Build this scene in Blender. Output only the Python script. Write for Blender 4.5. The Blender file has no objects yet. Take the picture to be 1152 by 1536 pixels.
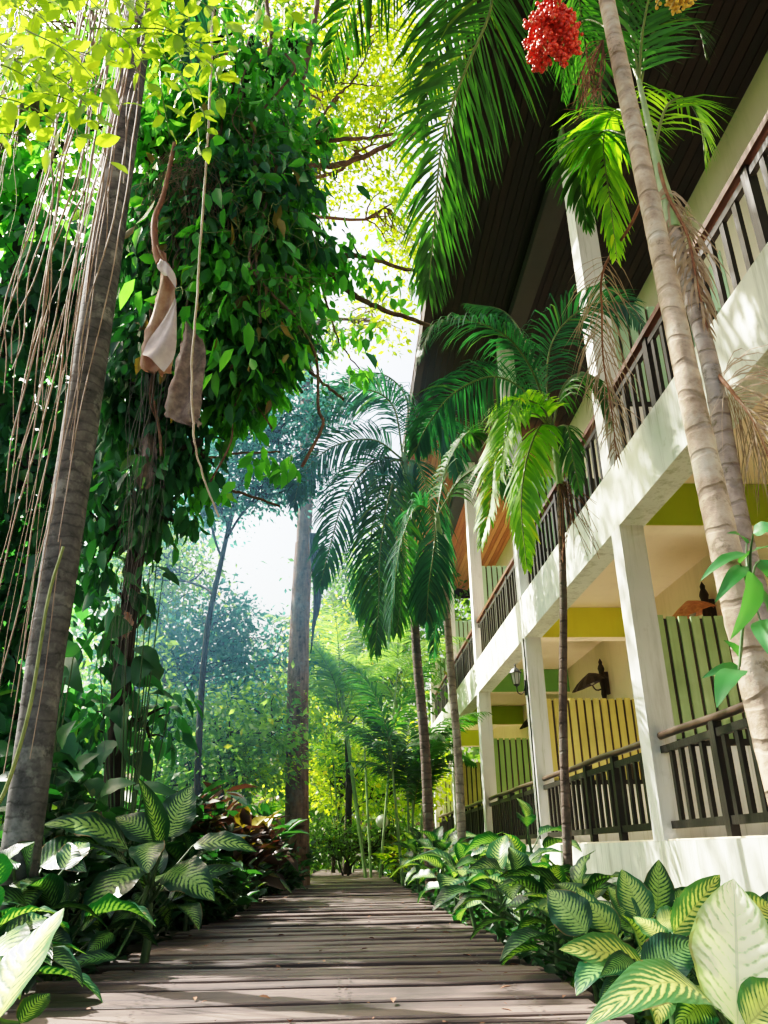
import bpy, math, random
import numpy as np
from mathutils import Vector, Matrix
rng = np.random.default_rng(7)
random.seed(7)
sc = bpy.context.scene
COL = sc.collection
R = math.radians

# ------------------------------------------------------------------ camera
PITCH, YAW, ROLL, EYE = R(23.33), R(3.03), R(0.9), np.array([0., 0., .48])
Fv = np.array([math.sin(YAW)*math.cos(PITCH), math.cos(YAW)*math.cos(PITCH), math.sin(PITCH)])
R0 = np.array([math.cos(YAW), -math.sin(YAW), 0.])
U0 = np.cross(R0, Fv)
Rv = math.cos(ROLL)*R0 - math.sin(ROLL)*U0
Uv = math.cos(ROLL)*U0 + math.sin(ROLL)*R0
cam = bpy.data.cameras.new('camera'); cam.sensor_fit = 'VERTICAL'; cam.sensor_height = 36
cam.lens = 36*1180/1536; cam.clip_start = .05; cam.clip_end = 2000
camo = bpy.data.objects.new('camera', cam); COL.objects.link(camo); sc.camera = camo
M4 = Matrix.Identity(4)
for i in range(3):
    M4[i][0] = Rv[i]; M4[i][1] = Uv[i]; M4[i][2] = -Fv[i]; M4[i][3] = EYE[i]
camo.matrix_world = M4

def at(px, py, Y):
    """surveyed point: where the sight line of photo point (px, py) crosses the upright plane at distance Y"""
    d = Fv + (px-576)/1180*Rv + (768-py)/1180*Uv
    return EYE + d*(Y/d[1])

# ------------------------------------------------------------------ mesh builder
class MB:
    def __init__(s): s.v=[]; s.q=[]; s.t=[]; s.uq=[]; s.ut=[]; s.n=0
    def add(s, v, quads=None, tris=None, uq=None, ut=None):
        v = np.asarray(v, float).reshape(-1,3)
        if quads is not None and len(quads):
            q = np.asarray(quads, int).reshape(-1,4); s.q.append(q+s.n)
            s.uq.append(np.zeros((len(q),4,2)) if uq is None else np.asarray(uq,float).reshape(-1,4,2))
        if tris is not None and len(tris):
            t = np.asarray(tris, int).reshape(-1,3); s.t.append(t+s.n)
            s.ut.append(np.zeros((len(t),3,2)) if ut is None else np.asarray(ut,float).reshape(-1,3,2))
        s.v.append(v); s.n += len(v); return s
    def box(s, x0,x1,y0,y1,z0,z1, M=None):
        v = np.array([[x,y,z] for z in (z0,z1) for y in (y0,y1) for x in (x0,x1)], float)
        if M is not None: v = v@M[0].T+M[1]
        return s.add(v, [[0,2,3,1],[4,5,7,6],[0,1,5,4],[2,6,7,3],[0,4,6,2],[1,3,7,5]])
    def tube(s, pts, r, n=8, cap=True, uvk=1.):
        pts = np.asarray(pts,float); m=len(pts); r=np.broadcast_to(np.asarray(r,float),(m,))
        T = np.gradient(pts,axis=0); T/= np.linalg.norm(T,axis=1)[:,None]+1e-9
        a = np.array([1,0,0.]) if abs(T[0][0])<.8 else np.array([0,1.,0])
        N = np.cross(T[0],a); N/=np.linalg.norm(N); Ns=[N]
        for i in range(1,m):
            N = Ns[-1]-T[i]*np.dot(Ns[-1],T[i]); N/=np.linalg.norm(N)+1e-9; Ns.append(N)
        Ns=np.array(Ns); B=np.cross(T,Ns); th=np.linspace(0,2*np.pi,n,endpoint=False)
        v=(pts[:,None]+r[:,None,None]*(np.cos(th)[None,:,None]*Ns[:,None]+np.sin(th)[None,:,None]*B[:,None])).reshape(-1,3)
        i=np.arange(m-1)[:,None]*n; j=np.arange(n)[None]; k=(j+1)%n
        q=np.stack([i+j,i+k,i+n+k,i+n+j],-1).reshape(-1,4)
        s.add(v,q)
        if cap:
            for e,o in ((0,0),(m-1,(m-1)*n)):
                c=np.arange(n)+o
                s.add(np.vstack([pts[e:e+1],v[c]]),tris=[[0,1+a,1+(a+1)%n] if e else [0,1+(a+1)%n,1+a] for a in range(n)])
        return s
    def grid(s, P, flip=False):
        P=np.asarray(P,float); a,b=P.shape[:2]
        i=np.arange(a-1)[:,None]*b; j=np.arange(b-1)[None]
        q=np.stack([i+j,i+j+1,i+b+j+1,i+b+j],-1).reshape(-1,4)
        U,V=np.meshgrid(np.linspace(0,1,a),np.linspace(0,1,b),indexing='ij'); uv=np.stack([U,V],-1).reshape(-1,2)
        return s.add(P.reshape(-1,3),q,uq=uv[q])
    def inst(s, tv, tq, tt, C, X, Y, Z, tuv=None):
        """copies of a template: C centres, X/Y/Z scaled axes, all (n,3)"""
        n=len(C)
        if n==0: return s
        v=C[:,None]+tv[None,:,0:1]*X[:,None]+tv[None,:,1:2]*Y[:,None]+tv[None,:,2:3]*Z[:,None]
        off=(np.arange(n)*len(tv))[:,None,None]
        q=None if tq is None else (np.array(tq)[None]+off).reshape(-1,4)
        t=None if tt is None else (np.array(tt)[None]+off).reshape(-1,3)
        uq=None if tq is None or tuv is None else np.tile(tuv[np.array(tq)],(n,1,1,1)).reshape(-1,4,2)
        ut=None if tt is None or tuv is None else np.tile(tuv[np.array(tt)],(n,1,1,1)).reshape(-1,3,2)
        return s.add(v.reshape(-1,3),q,t,uq,ut)
    def build(s, name, mat, parent=None, smooth=True, origin=None):
        V=np.concatenate(s.v); 
        wp = np.array(parent['_o']) if parent is not None and '_o' in parent else np.zeros(3)
        V=V-wp
        if parent is None:
            o0 = np.array([(V[:,0].min()+V[:,0].max())/2,(V[:,1].min()+V[:,1].max())/2,V[:,2].min()]) if origin is None else np.array(origin,float)
            V=V-o0
        me=bpy.data.meshes.new(name)
        Q=np.concatenate(s.q) if s.q else np.zeros((0,4),int); T=np.concatenate(s.t) if s.t else np.zeros((0,3),int)
        loops=np.concatenate([Q.ravel(),T.ravel()]); nl=len(loops)
        me.vertices.add(len(V)); me.vertices.foreach_set('co',V.ravel().astype(np.float32))
        me.loops.add(nl); me.loops.foreach_set('vertex_index',loops.astype(np.int32))
        np_=len(Q)+len(T); me.polygons.add(np_)
        st=np.concatenate([np.arange(len(Q))*4, len(Q)*4+np.arange(len(T))*3]).astype(np.int32)
        me.polygons.foreach_set('loop_start',st)
        me.update(calc_edges=True)
        uv=me.uv_layers.new(name='UVMap')
        U=np.concatenate([np.concatenate(s.uq).reshape(-1,2) if s.uq else np.zeros((0,2)), np.concatenate(s.ut).reshape(-1,2) if s.ut else np.zeros((0,2))])
        uv.data.foreach_set('uv',U.ravel().astype(np.float32))
        me.polygons.foreach_set('use_smooth',np.full(np_,smooth))
        me.materials.append(mat); me.validate()
        o=bpy.data.objects.new(name,me); COL.objects.link(o)
        if parent is not None: o.parent=parent; o['_o']=[float(x) for x in wp]
        else: o.location=[float(x) for x in o0]; o['_o']=[float(x) for x in o0]
        return o

def tag(o,label=None,cat=None,group=None,kind=None):
    if label: o['label']=label
    if cat: o['category']=cat
    if group: o['group']=group
    if kind: o['kind']=kind
    return o
def thing(name,loc,label,cat,group=None):
    o=bpy.data.objects.new(name,None); COL.objects.link(o); o.location=[float(x) for x in loc]; o.empty_display_size=.1
    o['_o']=[float(x) for x in loc]; return tag(o,label,cat,group)
def nrm(a): 
    a=np.asarray(a,float); return a/(np.linalg.norm(a,axis=-1,keepdims=True)+1e-9)
def bez(P,n):
    """smooth Catmull-Rom curve through the control points"""
    P=np.asarray(P,float); Q=np.vstack([2*P[0]-P[1],P,2*P[-1]-P[-2]]); out=[]
    m=len(P)-1
    for t in np.linspace(0,m,n):
        i=min(int(t),m-1); u=t-i; a,b,c,d=Q[i:i+4]
        out.append(.5*((2*b)+(-a+c)*u+(2*a-5*b+4*c-d)*u*u+(-a+3*b-3*c+d)*u**3))
    return np.array(out)

# ------------------------------------------------------------------ materials
def new_mat(name):
    m=bpy.data.materials.new(name); m.use_nodes=True; nt=m.node_tree; nt.nodes.clear()
    out=nt.nodes.new('ShaderNodeOutputMaterial'); return m,nt,out
def N(nt,t,**k):
    n=nt.nodes.new(t)
    for a,b in k.items():
        if a in ('operation','blend_type','wave_type','bands_direction','noise_dimensions','data_type','feature','wave_profile'): setattr(n,a,b)
        else: n.inputs[a.replace('_',' ')].default_value=b
    return n
def ramp(nt,fac,stops):
    r=nt.nodes.new('ShaderNodeValToRGB'); e=r.color_ramp.elements
    while len(e)<len(stops): e.new(.5)
    for i,(p,c) in enumerate(stops): e[i].position=p; e[i].color=(*c,1)
    nt.links.new(fac,r.inputs[0]); return r.outputs[0]
def mixc(nt,f,a,b,bt='MIX'):
    m=nt.nodes.new('ShaderNodeMix'); m.data_type='RGBA'; m.blend_type=bt
    for s,v in ((0,f),(6,a),(7,b)):
        if hasattr(v,'links') or isinstance(v,bpy.types.NodeSocket): nt.links.new(v,m.inputs[s])
        else: m.inputs[s].default_value = v if s==0 else (*v,1)
    return m.outputs[2]
def mathn(nt,op,a,b=None,c=None):
    m=nt.nodes.new('ShaderNodeMath'); m.operation=op
    for i,v in enumerate((a,b,c)):
        if v is None: continue
        if isinstance(v,bpy.types.NodeSocket): nt.links.new(v,m.inputs[i])
        else: m.inputs[i].default_value=v
    return m.outputs[0]
def coords(nt,scale=(1,1,1),kind='Object'):
    t=nt.nodes.new('ShaderNodeTexCoord'); mp=nt.nodes.new('ShaderNodeMapping'); mp.inputs['Scale'].default_value=scale
    nt.links.new(t.outputs[kind],mp.inputs[0]); return mp.outputs[0]
def noise(nt,vec,scale,detail=4,rough=.55,out='Fac'):
    n=nt.nodes.new('ShaderNodeTexNoise'); n.inputs['Scale'].default_value=scale; n.inputs['Detail'].default_value=detail; n.inputs['Roughness'].default_value=rough
    nt.links.new(vec,n.inputs['Vector']); return n.outputs[out]
def finish(nt,out,col,rough=.6,bump=None,bs=.3,bd=.01,transl=0,tcol=None,spec=.5):
    p=nt.nodes.new('ShaderNodeBsdfPrincipled'); p.inputs['Roughness'].default_value=rough; p.inputs['Specular IOR Level'].default_value=spec
    if isinstance(col,bpy.types.NodeSocket): nt.links.new(col,p.inputs['Base Color'])
    else: p.inputs['Base Color'].default_value=(*col,1)
    if bump is not None:
        b=nt.nodes.new('ShaderNodeBump'); b.inputs['Strength'].default_value=bs; b.inputs['Distance'].default_value=bd
        nt.links.new(bump,b.inputs['Height']); nt.links.new(b.outputs[0],p.inputs['Normal'])
    sh=p.outputs[0]
    if transl:
        t=nt.nodes.new('ShaderNodeBsdfTranslucent'); c=tcol if tcol is not None else col
        if isinstance(c,bpy.types.NodeSocket): nt.links.new(c,t.inputs[0])
        else: t.inputs[0].default_value=(*c,1)
        mx=nt.nodes.new('ShaderNodeMixShader'); mx.inputs[0].default_value=transl
        nt.links.new(sh,mx.inputs[1]); nt.links.new(t.outputs[0],mx.inputs[2]); sh=mx.outputs[0]
    nt.links.new(sh,out.inputs[0])

def leaf_mat(name,dark,light,tr=.35,tcol=None,rough=.42,vein=False):
    m,nt,out=new_mat(name)
    g=nt.nodes.new('ShaderNodeNewGeometry'); v=coords(nt)
    n1=noise(nt,v,1.3,3); rnd=g.outputs['Random Per Island']
    f=mathn(nt,'ADD',mathn(nt,'MULTIPLY',rnd,.75),mathn(nt,'MULTIPLY',n1,.4))
    c=ramp(nt,f,[(.12,dark),(.85,light)])
    # a few yellowing leaves
    y=mathn(nt,'GREATER_THAN',rnd,.975)
    c=mixc(nt,mathn(nt,'MULTIPLY',y,.6),c,(light[0]*2.2+.05,light[1]*1.2,light[2]*.6))
    if tcol: tc=mixc(nt,.6,c,tcol)
    else:
        tc=mixc(nt,1.,c,(1.9,2.1,.7),'MULTIPLY')
    finish(nt,out,c,rough,transl=tr,tcol=tc); return m

def varieg_mat(name,green,pale,amount=.5,tr=.3,reach=.84):
    """broad leaf with pale feathered streaks between its side veins (uses the leaf's own UV)"""
    m,nt,out=new_mat(name)
    t=nt.nodes.new('ShaderNodeTexCoord'); sp=nt.nodes.new('ShaderNodeSeparateXYZ'); nt.links.new(t.outputs['UV'],sp.inputs[0])
    u,v=sp.outputs[0],sp.outputs[1]
    a=mathn(nt,'ABSOLUTE',mathn(nt,'SUBTRACT',v,.5)); a=mathn(nt,'MULTIPLY',a,2.)
    ob=coords(nt); nz=noise(nt,ob,26,3); nz2=noise(nt,ob,55,2)
    # side veins sweep forward
    ph=mathn(nt,'SUBTRACT',u,mathn(nt,'MULTIPLY',mathn(nt,'POWER',a,1.25),.24))
    ph=mathn(nt,'ADD',ph,mathn(nt,'MULTIPLY',nz,.075))
    oi=nt.nodes.new('ShaderNodeObjectInfo'); st=mathn(nt,'SINE',mathn(nt,'MULTIPLY',ph,mathn(nt,'MULTIPLY_ADD',oi.outputs['Random'],44.,66.)))
    st=mathn(nt,'ADD',mathn(nt,'MULTIPLY',st,.5),.5)
    mask=mathn(nt,'SUBTRACT',reach,a); mask=mathn(nt,'MULTIPLY',mathn(nt,'ADD',mask,mathn(nt,'MULTIPLY',mathn(nt,'SUBTRACT',nz,.5),.5)),3.5); 
    mk=nt.nodes.new('ShaderNodeClamp'); nt.links.new(mask,mk.inputs[0]); 
    inner=mathn(nt,'SUBTRACT',1.,mathn(nt,'MULTIPLY',a,.55))
    s=mathn(nt,'MULTIPLY',mathn(nt,'ADD',st,mathn(nt,'MULTIPLY',nz2,1.5)),inner)
    s=mathn(nt,'SUBTRACT',s,mathn(nt,'MULTIPLY_ADD',mathn(nt,'FRACT',mathn(nt,'MULTIPLY',oi.outputs['Random'],7.3)),.4,1.12-amount)); s=mathn(nt,'MULTIPLY',s,2.3); ck=nt.nodes.new('ShaderNodeClamp'); nt.links.new(s,ck.inputs[0])
    f=mathn(nt,'MULTIPLY',ck.outputs[0],mk.outputs[0])
    gr=mixc(nt,noise(nt,ob,6,3),tuple(x*.65 for x in green),tuple(x*1.35 for x in green))
    c=mixc(nt,f,gr,pale)
    rib=mathn(nt,'LESS_THAN',a,.035); c=mixc(nt,mathn(nt,'MULTIPLY',rib,.7),c,tuple(x*.6+.1*y for x,y in zip(pale,green)))
    bp=mathn(nt,'ADD',mathn(nt,'MULTIPLY',st,.6),nz2)
    tc=mixc(nt,1.,c,(1.5,1.7,.6),'MULTIPLY')
    # browned, bitten spots here and there
    sp2=noise(nt,ob,9,2); br=mathn(nt,'MAXIMUM',mathn(nt,'GREATER_THAN',sp2,.72),mathn(nt,'MULTIPLY',mathn(nt,'GREATER_THAN',a,.93),mathn(nt,'GREATER_THAN',noise(nt,ob,5,3),.56))); c=mixc(nt,mathn(nt,'MULTIPLY',br,.7),c,(.16,.09,.03))
    finish(nt,out,c,.36,bp,.25,.004,transl=tr,tcol=tc); return m

def paint_mat(name,col,stain=.25,streak=.3,rough=.75):
    m,nt,out=new_mat(name)
    w=coords(nt); n1=noise(nt,w,1.1,5); n2=noise(nt,coords(nt,(3.5,3.5,.35)),2.5,5,.65); n3=noise(nt,w,60,2)
    c=mixc(nt,mathn(nt,'MULTIPLY',ramp_f(nt,n1,.45,.8),stain),col,tuple(x*.62 for x in col))
    c=mixc(nt,mathn(nt,'MULTIPLY',ramp_f(nt,n2,.52,.75),streak),c,(col[0]*.45,col[1]*.47,col[2]*.4))
    c=mixc(nt,mathn(nt,'MULTIPLY',ramp_f(nt,noise(nt,w,6,6,.7),.60,.72),streak*.6),c,(col[0]*.5,col[1]*.5,col[2]*.42))
    if streak>.4:      # rain runs and algae on the outer render
        dr=noise(nt,coords(nt,(9,9,.25)),3.,4,.7); c=mixc(nt,mathn(nt,'MULTIPLY',ramp_f(nt,dr,.56,.70),.5),c,(col[0]*.36,col[1]*.42,col[2]*.30))
    finish(nt,out,c,rough,mathn(nt,'ADD',n3,mathn(nt,'MULTIPLY',n1,2.)),.15,.006,spec=.3); return m
def ramp_f(nt,v,a,b):
    mr=nt.nodes.new('ShaderNodeMapRange'); mr.inputs[1].default_value=a; mr.inputs[2].default_value=b
    nt.links.new(v,mr.inputs[0]); return mr.outputs[0]

def wood_mat(name,c1,c2,axis=0,rough=.6,grime=.4,island=.5,scale=1.):
    m,nt,out=new_mat(name)
    s=[18*scale]*3; s[axis]=.9*scale
    g=nt.nodes.new('ShaderNodeNewGeometry')
    ob=nt.nodes.new('ShaderNodeTexCoord'); add=nt.nodes.new('ShaderNodeVectorMath'); add.operation='MULTIPLY_ADD'
    cv=nt.nodes.new('ShaderNodeCombineXYZ'); nt.links.new(g.outputs['Random Per Island'],cv.inputs[0]); nt.links.new(g.outputs['Random Per Island'],cv.inputs[2])
    nt.links.new(cv.outputs[0],add.inputs[0]); add.inputs[1].default_value=(37,11,23); nt.links.new(ob.outputs['Object'],add.inputs[2])
    mp=nt.nodes.new('ShaderNodeMapping'); mp.inputs['Scale'].default_value=s; nt.links.new(add.outputs[0],mp.inputs[0])
    gr=noise(nt,mp.outputs[0],1.6,6,.65); big=noise(nt,coords(nt),2.2,4)
    f=mathn(nt,'ADD',mathn(nt,'MULTIPLY',gr,.7),mathn(nt,'MULTIPLY',g.outputs['Random Per Island'],island*.6))
    c=ramp(nt,f,[(.25,c1),(.75,c2)])
    c=mixc(nt,mathn(nt,'MULTIPLY',ramp_f(nt,big,.45,.7),grime),c,tuple(x*.35 for x in c1))
    finish(nt,out,c,rough,gr,.5,.006,spec=.35); return m

def bark_mat(name,c1,c2,rings=0,vert=False,rough=.85,lichen=None,bst=.7):
    m,nt,out=new_mat(name)
    ob=coords(nt,(9,9,1.2) if vert else (4,4,4)); n1=noise(nt,ob,2.2,6,.65); n2=noise(nt,coords(nt),14,5,.7)
    f=mathn(nt,'ADD',mathn(nt,'MULTIPLY',n1,.65),mathn(nt,'MULTIPLY',n2,.35))
    bump=f
    c=ramp(nt,f,[(.36,c1),(.6,c2)])
    if rings:
        w=nt.nodes.new('ShaderNodeTexWave'); w.bands_direction='Z'; w.inputs['Scale'].default_value=rings; w.inputs['Distortion'].default_value=3.2
        w.inputs['Detail'].default_value=2; w.inputs['Detail Scale'].default_value=2.5; nt.links.new(coords(nt),w.inputs['Vector'])
        rf=ramp_f(nt,w.outputs['Fac'],.86,.98); c=mixc(nt,mathn(nt,'MULTIPLY',mathn(nt,'MULTIPLY',rf,noise(nt,coords(nt),7,3)),.7),c,tuple(x*.5 for x in c1))
        bump=mathn(nt,'SUBTRACT',mathn(nt,'MULTIPLY',f,.8),mathn(nt,'MULTIPLY',rf,.35))
    if lichen:
        lf=ramp_f(nt,noise(nt,coords(nt),3.3,5,.7),.53,.64); c=mixc(nt,mathn(nt,'MULTIPLY',lf,.75),c,lichen); lf=ramp_f(nt,noise(nt,coords(nt),8.,6,.75),.58,.66); c=mixc(nt,mathn(nt,'MULTIPLY',lf,.65),c,(c1[0]*.35,c1[1]*.42,c1[2]*.3))
    finish(nt,out,c,rough,bump,bst,.02,spec=.25); return m
def plain(name,c1,c2,scale=8,rough=.6,tr=0,tcol=None,bs=.2):
    m,nt,out=new_mat(name); f=noise(nt,coords(nt),scale,5,.6)
    finish(nt,out,ramp(nt,f,[(.3,c1),(.7,c2)]),rough,f,bs,.004,transl=tr,tcol=tcol); return m

M={}
M['wall']=paint_mat('white_render',(.76,.78,.70),.6,.85)
M['column']=paint_mat('column_paint',(.80,.80,.79),.4,.5)
M['peach']=paint_mat('ceiling_peach_bounce',(.95,.78,.60),.12,.12)  # peach tint stands for warm sunlight bounced onto white ceilings
M['cream']=paint_mat('cream_wall_paint',(.88,.78,.62),.2,.2)
M['khaki']=paint_mat('khaki_wall_paint',(.78,.69,.59),.2,.2)
M['mint']=paint_mat('mint_wall_paint',(.45,.68,.50),.2,.15)
M['lime']=paint_mat('lime_beam_paint',(.40,.52,.03),.2,.1)
M['yellow']=paint_mat('yellow_beam_paint',(.74,.72,.07),.2,.1)
M['green']=paint_mat('green_beam_paint',(.20,.42,.12),.2,.1)
M['slat_green']=wood_mat('green_slat_paint',(.34,.50,.24),(.50,.66,.36),2,.5,.35,.5)
M['slat_yellow']=wood_mat('yellow_slat_paint',(.58,.48,.14),(.76,.66,.24),2,.5,.3,.5)
M['slat_dark']=wood_mat('green_slat_paint_dull',(.24,.42,.13),(.32,.50,.18),2,.5,.15,.3)
M['slat_mint']=wood_mat('mint_slat_paint',(.34,.56,.38),(.42,.64,.44),2,.5,.15,.3)
M['railing']=wood_mat('dark_stained_wood',(.010,.009,.008),(.030,.025,.021),2,.45,.2,.5)
M['handrail']=wood_mat('red_brown_handrail',(.10,.035,.02),(.20,.08,.045),1,.35,.3,.3)
M['handrail_low']=wood_mat('brown_handrail',(.07,.045,.035),(.17,.11,.08),1,.33,.3,.3)
M['batten']=wood_mat('dark_batten',(.05,.038,.025),(.14,.105,.07),2,.6,.3,.5)
M['soffit']=wood_mat('soffit_planks',(.012,.006,.004),(.042,.018,.011),1,.7,.3,.7)
m,nt,out=new_mat('soffit_boards')       # far boards coloured red brown for reflected sunlight, near ones blackened for shade
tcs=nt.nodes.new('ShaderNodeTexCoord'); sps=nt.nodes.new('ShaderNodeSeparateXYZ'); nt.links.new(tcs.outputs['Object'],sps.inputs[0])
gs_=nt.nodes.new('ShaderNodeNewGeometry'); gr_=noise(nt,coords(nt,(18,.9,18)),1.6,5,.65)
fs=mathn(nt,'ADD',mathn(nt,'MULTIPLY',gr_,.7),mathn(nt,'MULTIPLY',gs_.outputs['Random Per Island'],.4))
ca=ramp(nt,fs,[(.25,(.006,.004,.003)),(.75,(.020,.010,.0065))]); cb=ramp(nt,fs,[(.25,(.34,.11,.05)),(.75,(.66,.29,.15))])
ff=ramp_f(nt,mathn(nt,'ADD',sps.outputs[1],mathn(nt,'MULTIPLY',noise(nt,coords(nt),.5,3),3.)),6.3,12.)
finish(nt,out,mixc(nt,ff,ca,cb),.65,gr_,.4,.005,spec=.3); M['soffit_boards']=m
M['groove']=plain('soffit_groove',(.006,.004,.003),(.012,.008,.006))
M['beam_dark']=paint_mat('grey_beam',(.055,.05,.045),.3,.3)
M['deck']=wood_mat('weathered_deck_boards',(.017,.0135,.0145),(.175,.132,.118),0,.5,.6,1.15)
M['tile']=plain('roof_tiles',(.10,.05,.04),(.2,.1,.07))
M['soil']=plain('leaf_litter_soil',(.012,.010,.006),(.05,.04,.022),3,.95,bs=.8)
M['palm_bark']=bark_mat('palm_bark',(.20,.15,.105),(.46,.38,.29),rings=2.4,lichen=(.42,.40,.33))
M['palm_bark_grey']=bark_mat('grey_palm_bark',(.17,.135,.115),(.34,.29,.25),rings=3.4,lichen=(.3,.28,.26))
M['palm_bark_dark']=bark_mat('dark_palm_bark',(.075,.055,.045),(.17,.125,.10),rings=3.,lichen=(.16,.16,.13))
M['big_palm_bark']=bark_mat('tall_palm_bark',(.055,.053,.053),(.145,.140,.138),rings=5.,lichen=(.26,.26,.25),bst=.2)
M['tree_bark']=bark_mat('tree_bark',(.085,.045,.03),(.27,.165,.115),vert=True,lichen=(.22,.19,.17))
M['pale_bark']=bark_mat('pale_bark',(.10,.06,.045),(.28,.18,.135),vert=True)
M['dark_bark']=bark_mat('dark_bark',(.018,.015,.012),(.06,.048,.036),vert=True)
M['root']=bark_mat('aerial_root_bark',(.16,.112,.088),(.40,.29,.23),vert=True,rough=.7)
M['vine']=plain('pale_vine',(.30,.22,.15),(.5,.40,.29),20)
M['green_vine']=plain('green_vine',(.12,.16,.04),(.25,.3,.1),20)
M['crownshaft']=plain('green_crownshaft',(.16,.26,.10),(.30,.40,.20),5,.4)
M['rachis']=plain('frond_stalk',(.08,.12,.02),(.16,.2,.05),5,.4)
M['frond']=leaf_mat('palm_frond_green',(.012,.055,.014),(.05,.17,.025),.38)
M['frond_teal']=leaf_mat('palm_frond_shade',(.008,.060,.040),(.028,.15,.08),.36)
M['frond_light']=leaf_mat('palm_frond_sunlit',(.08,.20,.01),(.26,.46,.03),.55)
M['dead']=plain('dead_frond',(.22,.15,.10),(.46,.36,.26),12,.8,tr=.2)
M['dead_brown']=plain('dead_frond_stalk',(.14,.06,.03),(.28,.13,.07),12,.8)
M['spathe']=plain('dried_spathe',(.30,.15,.09),(.58,.40,.31),7,.7,tr=.15,bs=.6)
M['spathe_grey']=plain('grey_dried_spathe',(.12,.085,.08),(.34,.27,.25),16,.8,tr=.1,bs=.6)
M['ficus']=leaf_mat('dark_vine_leaf',(.010,.075,.038),(.05,.22,.085),.38)
M['ficus_mid']=leaf_mat('mid_vine_leaf',(.03,.15,.04),(.13,.42,.07),.5)
M['glow']=leaf_mat('young_yellow_green_leaf',(.03,.15,.01),(.28,.48,.02),.62,(.55,.85,.03),.35)
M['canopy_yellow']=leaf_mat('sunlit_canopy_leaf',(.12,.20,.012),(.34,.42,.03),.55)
M['canopy_green']=leaf_mat('canopy_leaf',(.03,.10,.02),(.11,.22,.035),.42)
M['blue_leaf']=leaf_mat('hazy_leaf',(.010,.075,.065),(.05,.19,.15),.42,(.12,.5,.35))  # bluish base colour imitates aerial haze on mid-distance trees
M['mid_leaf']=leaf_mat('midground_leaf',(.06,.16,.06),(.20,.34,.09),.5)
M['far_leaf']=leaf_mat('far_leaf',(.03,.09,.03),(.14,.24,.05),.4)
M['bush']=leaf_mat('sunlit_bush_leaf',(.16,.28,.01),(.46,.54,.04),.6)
M['ground_leaf']=leaf_mat('ground_cover_leaf',(.008,.04,.016),(.032,.12,.035),.28)
M['croton']=leaf_mat('croton_red_leaf',(.015,.012,.008),(.055,.028,.016),.18,(.13,.05,.02))
M['croton_yellow']=leaf_mat('croton_yellow_leaf',(.06,.08,.01),(.30,.24,.02),.25,(.4,.3,.02))
M['philo']=leaf_mat('philodendron_leaf',(.008,.05,.02),(.025,.11,.035),.22,rough=.5)
M['monstera']=leaf_mat('monstera_leaf',(.015,.10,.03),(.05,.20,.05),.3,rough=.35)
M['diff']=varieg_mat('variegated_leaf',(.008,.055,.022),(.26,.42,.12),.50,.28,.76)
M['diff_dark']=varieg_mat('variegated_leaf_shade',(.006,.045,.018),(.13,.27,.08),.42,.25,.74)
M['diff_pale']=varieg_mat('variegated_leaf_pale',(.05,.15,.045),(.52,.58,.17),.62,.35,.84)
M['diff_white']=varieg_mat('variegated_leaf_sun_white',(.34,.48,.22),(.90,.92,.74),.85,.3,.97)  # near-white colour paints in the direct sun blowing out this leaf
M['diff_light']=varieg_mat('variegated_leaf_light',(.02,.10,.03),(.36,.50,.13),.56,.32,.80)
M['dark_root']=plain('dark_rootlet',(.035,.032,.028),(.10,.085,.075),20)
M['spathe_pale']=plain('pale_spathe_lining',(.42,.33,.33),(.68,.58,.58),7,.6,tr=.15,bs=.5)
M['dry_leaf']=leaf_mat('dry_yellow_leaf',(.08,.05,.015),(.30,.22,.05),.3)
M['stem']=plain('plant_stem',(.02,.06,.015),(.07,.14,.04),9,.5)
M['berry']=plain('red_berry',(.38,.012,.010),(.90,.10,.04),45,.3)
M['berry_yellow']=plain('yellow_berry',(.55,.30,.02),(.85,.58,.10),30,.4)
M['berry_stalk']=plain('fruit_stalk',(.38,.30,.10),(.6,.5,.24),20,.6)
M['carved']=wood_mat('dark_carved_wood',(.02,.014,.01),(.07,.045,.03),2,.5)
M['shade_orange']=plain('sunlit_orange_shade',(.42,.16,.06),(.75,.36,.18),14,.6)
M['iron']=plain('black_iron',(.012,.012,.012),(.03,.03,.03),20,.4)
m,nt,out=new_mat('frosted_glass'); finish(nt,out,(.55,.55,.48),.25,transl=.3); M['glass']=m
M['white']=paint_mat('white_enamel',(.8,.78,.72),.1,.1)
m,nt,out=new_mat('flowers'); finish(nt,out,(.7,.55,.1),.5,transl=.4); M['flower']=m

# ------------------------------------------------------------------ leaf and frond makers
def broad_leaf(mb, base, tip, width, nhint=(0,-.5,1), arch=.12, fold=.18, nu=12, nv=6, shape=.75, curl=0.):
    base=np.array(base,float); tip=np.array(tip,float); d=tip-base; L=np.linalg.norm(d); t=d/L
    n=np.array(nhint,float); n=n-t*np.dot(n,t); n=nrm(n); s=np.cross(t,n)
    u=np.linspace(0,1,nu+1); v=np.linspace(-1,1,nv+1)
    w=np.sin(np.pi*u**shape)**.72*(1-.25*u**4); w[0]=.03; w[-1]=.005
    ph=rng.random()*6
    P=base+d*u[:,None]+n*(arch*L*np.sin(np.pi*u)[:,None]) + n*(-curl*L*(u**2.5))[:,None]
    W=w*width/2
    wave=(.04+.07*rng.random())*np.sin(u*(14+12*rng.random())+ph)[:,None]*np.abs(v)[None]**2
    G=P[:,None]+s*(W[:,None]*v[None])[...,None]+n*(W[:,None]*(fold*np.abs(v)[None]**1.3*1.4+wave-.25*fold*v[None]**4))[...,None]
    mb.grid(G)

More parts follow.
